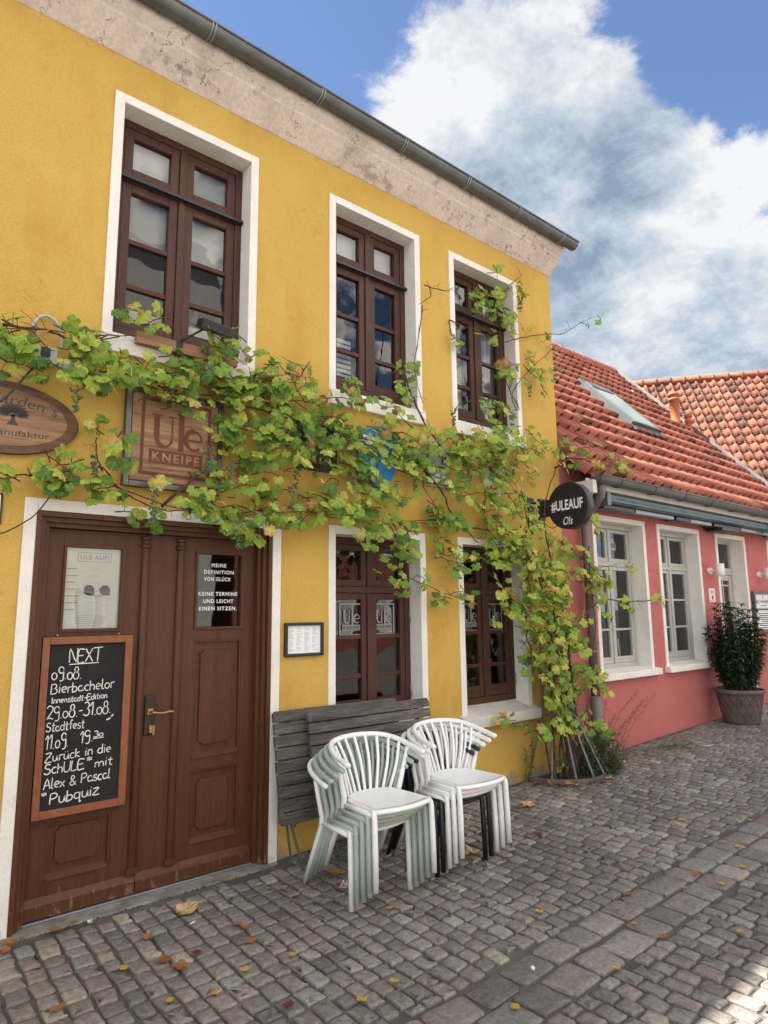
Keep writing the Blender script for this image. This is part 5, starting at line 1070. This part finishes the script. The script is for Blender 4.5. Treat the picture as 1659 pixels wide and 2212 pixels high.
build_chalkboard()

# ------------------------------------------------------------------ small things on the yellow wall
def build_fittings():
    T = thing('outlet_box', 'grey outdoor socket box with plugs above the oval sign', 'socket box', (.76, -.03, 3.18))
    m = MB(); m.box(.735,.845,-.06,-.001,3.125,3.225); obj('case', m, M['plasticgrey'], T, bevel=.006)
    m = MB(); m.box(.668,.732,-.075,-.012,3.15,3.225); obj('adapter', m, M['black'], T, bevel=.006)
    m = MB(); m.box(.682,.715,-.0765,-.0752,3.18,3.21); obj('sticker', m, M['white'], T)
    m = MB(); m.tube([(.775,-.085,3.175),(.775,-.06,3.18)], .020, 12); m.box(.752,.802,-.072,-.06,3.16,3.215); obj('socket', m, M['dark'], T, bevel=.003)
    m = MB(); m.box(.86,1.02,-.022,-.001,3.125,3.18); obj('duct', m, M['plasticgrey'], T, bevel=.003)
    c = MB(); c.tube(crom([(.70,-.03,3.22),(.698,-.03,3.30),(.72,-.03,3.38),(.77,-.03,3.425),(.83,-.03,3.40),(.862,-.03,3.33),(.866,-.03,3.24)], 6), .0095, 8); tag(obj('conduit', c, M['plasticgrey']), 'bare grey conduit looping above the socket box', 'conduit')
    c = MB(); c.tube(crom([(.775,-.09,3.17),(.745,-.13,3.12),(.67,-.17,2.99),(.565,-.20,2.82),(.40,-.2,2.66)], 6), .0062, 8); tag(obj('power_cable', c, M['black']), 'black cable drooping from the socket box across the oval sign', 'cable')
    T = thing('string_lights', 'black festoon cable with bulbs strung low over the double door', 'string lights', (1.4, -.08, 2.3))
    c = MB(); P = crom([(.35,-.03,2.02),(.613,-.04,2.098),(.739,-.05,2.177),(.80,-.06,2.24),(.862,-.08,2.344),(.945,-.09,2.415),(1.10,-.1,2.44),(1.30,-.09,2.40),(1.50,-.09,2.345),(1.671,-.09,2.33),(1.85,-.09,2.35),(2.0,-.09,2.385),(2.2,-.09,2.37),(2.45,-.09,2.42),(2.72,-.09,2.39),(3.1,-.09,2.42),(3.5,-.09,2.40),(4.0,-.09,2.45),(4.5,-.09,2.40),(5.0,-.1,2.44)], 6); c.tube(P, .0042, 6); obj('cable', c, M['black'], T)
    for (x, z) in ((.945,2.415),(1.671,2.33),(2.0,2.385),(2.72,2.39),(3.5,2.40),(4.2,2.44)):
        s = MB(); s.lathe([(.008,.012),(.016,.006),(.017,-.03),(.014,-.034)], (x,-.09,z), 12); so = obj('bulb_socket', s, M['black'], T)
        s = MB(); s.ball((x,-.09,z-.052), .020, 12, 8); obj('bulb', s, M['bulb'], so)
    T = thing('flood_lamp', 'small black floodlight on an arm at the left upper window', 'floodlight', (1.6, -.1, 3.45))
    m = MB(); m.obox((1.745,-.24,3.545), ((1,0,-.12),(0,1,.35),(.12,-.35,1)), (.105,.055,.030)); m.obox((1.745,-.24,3.575), ((1,0,-.12),(0,1,.35),(.12,-.35,1)), (.09,.035,.010)); obj('head', m, M['black'], T, bevel=.004)
    m = MB(); m.tube([(1.70,-.20,3.55),(1.565,-.09,3.45)], .008, 8); m.box(1.545,1.588,-.10,-.055,3.36,3.46); obj('arm', m, M['black'], T, bevel=.002)
    T = thing('planter_box', 'wooden plank of a planter on the sill of the left upper window', 'planter', (1.64, -.07, 3.41))
    m = MB(); m.box(1.285,1.99,-.095,-.050,3.375,3.455); obj('board', m, M['pine2'], T, bevel=.004)
M['bulb'] = mat('bulb_glass', (.55,.55,.52), .08, (.5,.5,.48), 5); M['pine2'] = mat('planter_wood', (.36,.19,.105), .7, (.22,.11,.06), 2.6, 10, .34, .66, .2, 20, stretch=(.7,10,10), fine=.2, fscale=8)
build_fittings()

# ------------------------------------------------------------------ stacked chairs
def proto_chair(m, label):
    T = thing('stacking_chair', label, 'chair', (0,0,0))
    s = MB(); NU, NV = 20, 14; n0 = len(s.v)
    def edge(u, v, z):           # u across -1..1, v 0 back .. 1 front
        hw = .168+.042*v-.01*v*v; yb = .150-.055*u*u; yf = -.232-.040*(1-u*u)
        return (u*hw, yb+(yf-yb)*v, z)
    for top in (1, 0):
        for j in range(NV+1):
            for i in range(NU+1):
                u = -1+2*i/NU; v = j/NV; e = (1-u**8)*(1-(2*v-1)**10)
                s.v.append(edge(u, v, .418-.012*(1-u*u)*math.sin(math.pi*v)+.004*e if top else .392+.002*e))
    W_ = NU+1; K = W_*(NV+1)
    for j in range(NV):
        for i in range(NU):
            a = n0+j*W_+i; s.face((a,a+1,a+W_+1,a+W_), 0, True); s.face((K+a,K+a+W_,K+a+W_+1,K+a+1), 0, True)
    rim = [j for j in range(W_)]+[j*W_+NU for j in range(1,NV+1)]+[NV*W_+i for i in range(NU-1,-1,-1)]+[j*W_ for j in range(NV-1,0,-1)]
    for q in range(len(rim)):
        a, b = rim[q], rim[(q+1)%len(rim)]; s.face((n0+a, n0+b, n0+K+b, n0+K+a), 0, True)
    obj('seat', s, m, T, loc=(0,0,0))
    f = MB(); P = [edge(-1,v/10,.402) for v in range(1,11)]+[edge(u/8,1,.402) for u in range(-7,8)]+[edge(1,v/10,.402) for v in range(10,0,-1)]+[edge(u/8,0,.402) for u in range(7,-8,-1)]
    f.tube(P, .0145, 8, closed=True); obj('seat_frame', f, m, T, loc=(0,0,0))
    for sx in (-1, 1):
        l = MB(); l.tube(crom([(sx*.200,-.200,.402),(sx*.208,-.222,.398),(sx*.212,-.232,.375)], 3)+[Vector((sx*.214,-.240,.2)), Vector((sx*.215,-.245,.0))], [.015,.016,.0165,.017,.017,.017,.017,.0175,.0165][:9], 10); obj('front_leg', l, m, T, loc=(0,0,0))
        l = MB(); l.tube([Vector((sx*.206,.262,0)), Vector((sx*.204,.165,.2)), Vector((sx*.205,.075,.375)), Vector((sx*.213,.060,.43)), Vector((sx*.240,.055,.53)), Vector((sx*.272,.045,.655))], [.0145,.016,.017,.017,.015,.0135], 10); obj('rear_leg', l, m, T, loc=(0,0,0))
        l = MB(); l.tube([(sx*.203,.085,.385),(sx*.211,-.225,.385)], .0155, 8); obj('side_rail', l, m, T, loc=(0,0,0))
    arms = [(.285,-.085,.640),(.284,-.02,.654),(.276,.055,.672),(.258,.125,.692),(.222,.185,.709),(.165,.228,.720),(.085,.252,.726),(0,.260,.728)]
    P = crom(arms+[(-x,y,z) for x, y, z in reversed(arms[:-1])], 5)
    h = MB(); h.tube(P, [.0165]*len(P), 10); h.ball(tuple(P[0]), .0165, 10, 6); h.ball(tuple(P[-1]), .0165, 10, 6); obj('arm_rail', h, m, T, loc=(0,0,0))
    for k in range(9):
        u = -1+2*k/8; b = Vector(edge(u*.93, .03, .408)); a = 90-u*70; t = Vector((.262*math.cos(R(a))*1.0, .02+.236*math.sin(R(a)), .726-.045*abs(u)**2.2))
        sp = MB(); md = b.lerp(t, .55)+Vector((0,-.018,0)); sp.tube(crom([b, md, t], 5), .0102, 8); obj('spindle', sp, m, T, loc=(0,0,0))
    return T
def build_chairs():
    order = ('first','second','third','fourth','fifth')
    protos = {}
    def put(key, label, x, y, z, rz):
        if key not in protos:
            protos[key] = proto_chair(M[{'w':'cw','g':'cg','b':'cb'}[key]], label); T = protos[key]; T.location = (x,y,z); T.rotation_euler = (0,0,rz)
        else: T = dup(protos[key], (x,y,z), rz, label)
        T['group'] = 'spindle-back chairs stacked outside the pub'
    LA = [('w','white chair at the bottom of the stack nearer the door'),('g','sage green chair just above the bottom white one'),('g','sage green chair in the middle of the stack nearer the door'),('g','sage green chair directly under the top white one'),('w','white chair on top of the stack nearer the door')]
    for i, (k, l) in enumerate(LA): put(k, l, 2.546+.010*i, -.735-.0425*i, .012+.034*i, R(-1.0))
    LB = [('b','black chair at the bottom of the stack farther from the door'),('b','black chair second from the ground in its stack'),('w','white chair resting on the two black ones'),('w','white chair second from the top above black chairs'),('w','white chair on top of the stack that has black chairs')]
    for i, (k, l) in enumerate(LB): put(k, l, 3.205+.021*i, -.745-.0340*i, .030+.031*i, R(-1.5))
build_chairs()

# ------------------------------------------------------------------ folding tables leaning on the wall
def fold_table(label, x0, x1, yt, zt, yb, zb, rnd, flap):
    T = thing('folding_table', label, 'table', ((x0+x1)/2, yb, gz((x0+x1)/2)), group='folded slatted tables leaning on the wall')
    up = Vector((0, yt-yb, zt-zb)); L = up.length; up.normalize(); n = Vector((0,-up.z,up.y)); n = n if n.y < 0 else -n
    N = 9; sw = L/N; base = Vector((0, yb, zb))
    s = MB()
    for k in range(N):
        c = base+up*(sw*(k+.5)); hw = sw/2-.0045; e = .018 if k in (0, N-1) else 0
        a, b = x0+rnd.uniform(-.002,.002), x1+rnd.uniform(-.002,.002)
        pts = [(a+e,-hw),(b-e,-hw),(b,-hw+e),(b,hw-e),(b-e,hw),(a+e,hw),(a,hw-e),(a,-hw+e)]
        if k == 0: pts = [(a+e,-hw),(b-e,-hw),(b,-hw+e),(b,hw),(a,hw),(a,-hw+e)]
        elif k == N-1: pts = [(a,-hw),(b,-hw),(b,hw-e),(b-e,hw),(a+e,hw),(a,hw-e)]
        else: pts = [(a,-hw),(b,-hw),(b,hw),(a,hw)]
        K = len(pts); o = rnd.uniform(-.0015,.0015); q = s.add([tuple(Vector((x, c.y, c.z))+up*v+n*(h+o)) for h in (.012,-.012) for x, v in pts])
        s.face(range(q,q+K)); s.face([q+K+i for i in reversed(range(K))])
        for i in range(K): s.face((q+i, q+K+i, q+K+(i+1)%K, q+(i+1)%K))
    obj('tabletop', s, M['slat'], T, bevel=.003)
    f = MB()
    for x in (x0+.12, x1-.12):
        c = base+up*(L/2); f.obox(Vector((x,c.y,c.z))-n*.022, ((1,0,0),up,n), (.018,L/2-.03,.009))
    obj('batten', f, M['slat'], T)
    for x, dx in ((x0+.07,.035),(x1-.20,.035)):
        for q in (0, 1):
            l = MB(); g = gz(x)+.012; yy = yb-.02-.07*q
            l.tube(crom([(x+dx*q, yb+.085, zb+.25),(x+dx*q, yb+.035, zb),(x+dx*q+.01, yy+.01, g+.03),(x+dx*q+.02, yy-.005, g)], 4), .0085, 8); obj('leg', l, M['green_metal'], T)
    l = MB(); l.tube([(x0+.12,yb+.02,zb-.02),(x0+.40,yb+.085,zb+.22)], .007, 6); l.tube([(x0+.10,yb-.05,gz(x0)+.035),(x1-.15,yb-.05,gz(x1)+.035)], .007, 6); obj('brace', l, M['green_metal'], T)
rt = random.Random(12)
fold_table('weathered slatted table folded flat against the wall, behind the other', 2.345, 3.455, -.040, .985, -.165, .255, rt, 0)
fold_table('weathered slatted table leaning in front of the other table', 2.575, 3.735, -.115, .965, -.270, .285, rt, 1)

# ------------------------------------------------------------------ things on the red house
def build_red_things():
    T = thing('awning', 'folded teal awning cassette under the gutter of the red house', 'awning', (9, -.2, 2.9))
    m = MB(); m.xprism([(-.30,2.835),(-.30,2.90),(-.27,2.925),(-.10,2.925),(-.10,2.90),(-.12,2.835),(-.16,2.82),(-.26,2.82)], 6.30, 15); m.tube([(6.30,-.295,2.868),(15,-.295,2.868)], .016, 8); obj('cassette', m, M['teal'], T, bevel=.003)
    for x in (6.30, 10.65):
        m = MB(); m.box(x-.02 if x < 7 else x,x+.05,-.32,-.05,2.78,2.93); obj('end_plate', m, M['teal'], T, bevel=.004)
    for a, b in ((6.36,7.0),(8.0,8.35),(9.05,9.9),(11.1,12)):
        m = MB(); m.box(a,b,-.22,-.06,2.765,2.812)
        if a == 9.05: m.box(9.2,9.75,-.26,-.03,2.72,2.765)
        obj('arm_joint', m, M['black'], T, bevel=.004)
    for a, b in ((7.05,7.95),(8.4,9.0),(9.95,11.05)): m = MB(); m.box(a,b,-.21,-.15,2.768,2.812); obj('folding_arm', m, M['tealight'], T, bevel=.004)
    for x, lab in ((9.26,'white cylinder wall lamp left of the red house door'),(10.93,'white cylinder wall lamp right of the red house door')):
        L = thing('wall_lamp', lab, 'lamp', (x, 0, 2.18), group='cylinder lamps on the red wall')
        m = MB(); k = 20; n = m.add([(x+.045*math.cos(2*math.pi*i/k), yy, 2.175+.045*math.sin(2*math.pi*i/k)) for yy in (-.035, .002) for i in range(k)]); m.face(range(n,n+k))
        for i in range(k): m.face((n+i,n+k+i,n+k+(i+1)%k,n+(i+1)%k), 0, True)
        m.tube([(x,-.03,2.175),(x,-.09,2.175)], .014, 8); obj('mount', m, M['opal'], L)
        m = MB(); m.lathe([(.056,-.085),(.060,-.083),(.060,.083),(.056,.085),(.052,.083),(.052,.02)], (x+.01,-.145,2.185), 24, capb=False); m.lathe([(.051,.0),(.051,.02)], (x+.01,-.145,2.185), 24); obj('shade', m, M['opal'], L)
    T = thing('notice_plate', 'small white notice with red pictograms beside the red house door', 'notice', (9.28, 0, 1.84))
    m = MB(); m.box(9.195,9.372,-.010,.001,1.745,1.935); obj('panel', m, M['white2'], T, bevel=.002)
    m = MB(); m.prism([(9.285+.032*math.cos(R(q)), 1.81+.032*math.sin(R(q))) for q in range(0,360,20)], -.0115, -.0105)
    for x in (9.25,9.30): m.box(x,x+.02,-.0115,-.0105,1.862,1.91)
    m.box(9.22,9.35,-.0115,-.0105,1.76,1.767); obj('emblem', m, M['signred'], T)
    T = thing('shop_board', 'grey framed shop board with green emblem right of the red house door', 'sign', (11, 0, 1.6))
    m = MB(); m.ring(10.60,11.32,1.29,1.915,.045,-.05,.001); m.box(10.645,11.275,-.04,-.001,1.625,1.655); obj('frame', m, M['zinc'], T, bevel=.004)
    m = MB(); m.box(10.645,11.275,-.030,-.002,1.335,1.625); m.box(10.645,11.275,-.030,-.002,1.655,1.87); obj('panel', m, M['white2'], T)
    m = MB(); text(m, 'SCHNIEKE', 10.67, 11.25, 1.735, 1.785, -.0312, 0, bold=.01); rr = random.Random(1)
    for k in range(8): w = rr.uniform(.1,.24); m.box(10.96-w,10.96+w,-.0312,-.0305,1.36+k*.03,1.372+k*.03)
    m.box(10.85,11.07,-.0312,-.0305,1.69,1.70); obj('lettering', m, M['ink'], T)
    m = MB(); m.prism([(10.93,1.80),(10.97,1.80),(10.965,1.83),(10.985,1.86),(10.955,1.85),(10.94,1.83)], -.0312, -.0305); obj('emblem', m, M['green_emblem'], T)
    # window display
    for i, (x, w, h, mm, lab) in enumerate(((6.66,.03,.20,'bookgreen','slim green book standing inside the first red house window'),(7.12,.16,.21,'bookgreen','wide pale green box standing inside the first red house window'),(7.33,.03,.24,'paper','cream book leaning inside the first red house window'),)):
        m = MB(); m.obox((x,.36,1.07+h/2), ((1,0,.12 if i == 2 else 0),(0,1,0),(-.12 if i == 2 else 0,0,1)), (w/2,.07,h/2)); tag(obj('display_book', m, M[mm], bevel=.003), lab, 'book')
    m = MB(); m.lathe([(.03,0),(.07,.03),(.085,.09),(.07,.15),(.035,.175),(.03,.17)], (8.62,.36,1.47), 18); m.tube([(8.62,.36,1.64),(8.62,.36,2.6)], .003, 5); tag(obj('hanging_pot', m, M['ceramic']), 'white round pot hanging inside the second red house window', 'pot')
    m = MB(); m.lathe([(.05,0),(.07,.06),(.05,.14),(.03,.18),(.035,.2)], (8.66,.34,1.06), 16); tag(obj('vase', m, M['ceramic']), 'white vase standing inside the second red house window', 'vase')
    m = MB(); m.box(8.46,8.70,.30,.304,1.80,2.12); tag(obj('reflection_panel', m, M['reflection_blue']), 'blue panel imitating a reflection in the second red house window', 'poster')  # blue sheet behind the glass stands in for a reflection on the pane
    # potted laurel
    T = thing('potted_shrub', 'tall dark green shrub in a basket-patterned clay pot by the red wall', 'potted plant', (9.02, -.34, gz(9.02)))
    px, py, pz = 9.02, -.36, gz(9.02)
    m = MB(); prof = [(.200,0),(.205,.01),(.225,.12),(.245,.24),(.262,.34),(.268,.365),(.290,.37),(.298,.385),(.298,.415),(.288,.425),(.270,.42),(.262,.38)]; m.lathe(prof, (px,py,pz), 36, capt=False)
    for k in range(18):
        for sd in (-1, 1):
            P = []
            for i in range(9):
                z = .02+.325*i/8; r = .203+.062*i/8+.003; a = 2*math.pi*k/18+sd*i*.085; P.append((px+r*math.cos(a), py+r*math.sin(a), pz+z))
            m.tube(P, .0075, 5, cap=False)
    obj('pot', m, M['pot'], T)
    m = MB(); m.lathe([(.001,.395),(.262,.385)], (px,py,pz), 28, capb=False, capt=False); obj('soil', m, M['soil'], T)
    rnd = random.Random(8); mb = MB(); t = []; v = []; s = MB()
    for k in range(105):
        a = rnd.uniform(0,6.28); r0 = .15*math.sqrt(rnd.random()); b = Vector((px+r0*math.cos(a), py+r0*math.sin(a), pz+.39)); h = rnd.uniform(.35,1.16)
        sp = .31*(1-.35*(h/1.16)); a2 = a+rnd.gauss(0,.5); q = rnd.random(); top = b+Vector((sp*q*math.cos(a2), sp*q*math.sin(a2), h)); P = crom([b, b.lerp(top,.5)+Vector((.03*math.cos(a2),.03*math.sin(a2),.0)), top], 6); s.tube(P, [.006-.004*i/len(P) for i in range(len(P))], 5, cap=False)
        for p in P[2:]:
            for q in range(7):
                a = rnd.uniform(0,6.28); simple_leaf(mb, t, v, p, rnd.uniform(.06,.10), rnd.uniform(.022,.034), (math.cos(a), math.sin(a), rnd.uniform(-.35,.55)), (0,0,1), min(1, max(0, rnd.gauss(.35,.25))), rnd.uniform(.1,.5))
    obj('foliage', mb, M['shrubleaf'], T, attr={'tint': t, 'vein': v}); obj('stems', s, M['cane'], T)
    m = MB(); x, y = 7.55, -.53; m.lathe([(.115,-.02),(.115,.002),(.11,.005),(.09,.005),(.088,.002),(.01,.002)], (x,y,gz(x)), 28, capb=False); tag(obj('drain_cover', m, M['zinclight']), 'small round pale metal cover set in the paving', 'cover')
M['tealight'] = mat('arm_metal', (.30,.38,.40), .4, (.24,.31,.33), 5, metal=.4)
build_red_things()

# ------------------------------------------------------------------ fallen leaves, litter
def build_litter():
    rnd = random.Random(31); small = []
    def fallen(x, y, size, t, label, group=None, rot=None):
        m = MB(); tt = []; vv = []; z = gz(x)+.012
        a = rnd.uniform(0,6.28) if rot is None else rot
        add_leaf(m, tt, vv, (0,0,0), size, (rnd.gauss(0,.18), rnd.gauss(0,.18), 1), (math.cos(a), math.sin(a), 0), t, rnd, True)
        for i in range(len(m.v)):
            p = m.v[i]; m.v[i] = (p[0], p[1], abs(p[2])*(1.3 if size > .07 else .6)+.003)
        m.tube([(0,0,.004),(-math.cos(a)*size*.3,-math.sin(a)*size*.3,.006)], .0014, 4, cap=False); tt += [t]*(len(m.v)-len(tt)); vv += [0]*(len(m.v)-len(vv))
        o = obj('fallen_leaf', m, M['fallen'], attr={'tint': [t]*len(m.v), 'vein': vv}, loc=(x,y,z)); return tag(o, label, 'leaf', group)
    fallen(1.62,-.37,.135,1.0,'large pale tan maple leaf lying before the double door')
    fallen(3.40,-.90,.125,1.0,'large tan maple leaf lying under the chairs with black legs')
    fallen(4.45,-.52,.12,.98,'pale tan maple leaf lying alone between chairs and vine')
    fallen(2.54,-.50,.10,.12,'brown maple leaf lying behind the front legs of the first chair stack')
    fallen(1.37,-.92,.085,.30,'curled brown leaf, largest of the brown ones on the near paving')
    fallen(1.36,-.52,.075,.18,'orange-brown leaf nearest the double door on the paving'); fallen(1.34,-.80,.07,.34,'narrow rust leaf above the curled brown leaf on the near paving')
    for x, y in ((1.79,-.76),(1.74,-.91),(3.28,-2.28),(3.58,-1.92),(4.13,-2.06),(1.78,-.70),(.85,-.89)): fallen(x, y, rnd.uniform(.05,.065), .25, 'small brown curled leaf scattered on the paving', 'small brown leaves')
    for x, y in ((1.6,-1.51),(1.48,-.84),(3.48,-1.1),(3.99,-.99)): fallen(x, y, rnd.uniform(.045,.065), .58, 'small dark red leaf on the cobbles', 'small red leaves')
    for x, y in ((1.16,-.75),(1.23,-1.15),(1.59,-1.13),(1.83,-1.17),(1.4,-1.22),(2.5,-1.11),(3.06,-.51),(2.87,-2.28),(2.06,-1.66),(1.86,-1.68),(2.31,-2.14),(4.08,-2.22),(3.6,-2.52),(3.88,-2.1),(3.3,-2.12),(3.06,-1.7),(4.74,-1.94),(4.72,-2.06),(4.41,-2.21),(4.97,-1.56),(4.88,-1.53),(4.6,-2.3),(5.3,-1.9),(6.1,-.9),(6.9,-1.1)):
        fallen(x, y, rnd.uniform(.034,.05), .8, 'tiny yellow leaf scattered on the cobbles', 'small yellow leaves')
    for x, y, t in ((5.05,-.30,.3),(5.2,-.50,.98),(5.19,-.42,.2),(5.32,-.56,.3),(5.46,-.58,.5),(5.12,-.40,.4),(5.60,-.56,.95),(5.0,-.2,.2),(5.4,-.5,.3)): fallen(x, y, rnd.uniform(.06,.09), t, 'dry leaf lying around the foot of the iron tree guard', 'dry leaves around the tree guard')
    for x, y in ((.80,-.13),(.90,-.16),(1.0,-.12),(.76,-.2),(1.1,-.11)): fallen(x, y, rnd.uniform(.04,.07), .3, 'brown leaf swept into the corner at the door step', 'leaves in the door corner')
    def chip(name, x, y, w, l, h, mt, lab, cat, rz):
        m = MB(); K = 5; n = m.add([(-w/2+w*i/4+rnd.uniform(-.002,.002), -l/2+l*j/4+rnd.uniform(-.002,.002), .004+h*rnd.random()) for j in range(5) for i in range(5)])
        for j in range(4):
            for i in range(4): m.face((n+j*5+i,n+j*5+i+1,n+j*5+i+6,n+j*5+i+5), (i+j)%2 if isinstance(mt, list) else 0)
        b = m.add([(-w/2,-l/2,0),(w/2,-l/2,0),(w/2,l/2,0),(-w/2,l/2,0)]); m.face((b,b+3,b+2,b+1)); o = obj(name, m, mt, loc=(x,y,gz(x)+.006)); o.rotation_euler = (0,0,rz); tag(o, lab, cat)
    chip('crumpled_wrapper', 2.49, -.68, .065, .04, .022, [M['white2'], M['signred']], 'crumpled white and red wrapper lying by the first chair stack', 'litter', .6)
    chip('paper_scrap', 1.60, -.52, .034, .011, .002, M['white'], 'white paper strip on the cobbles beside the large tan leaf', 'litter', .4)
    chip('paper_scrap', 2.60, -2.01, .022, .016, .006, M['white'], 'white scrap on the edge of the large gutter stones', 'litter', .9)
    chip('paper_scrap', 1.18, -.14, .022, .016, .008, M['white'], 'white scrap lying against the double door step', 'litter', .2)
build_litter()
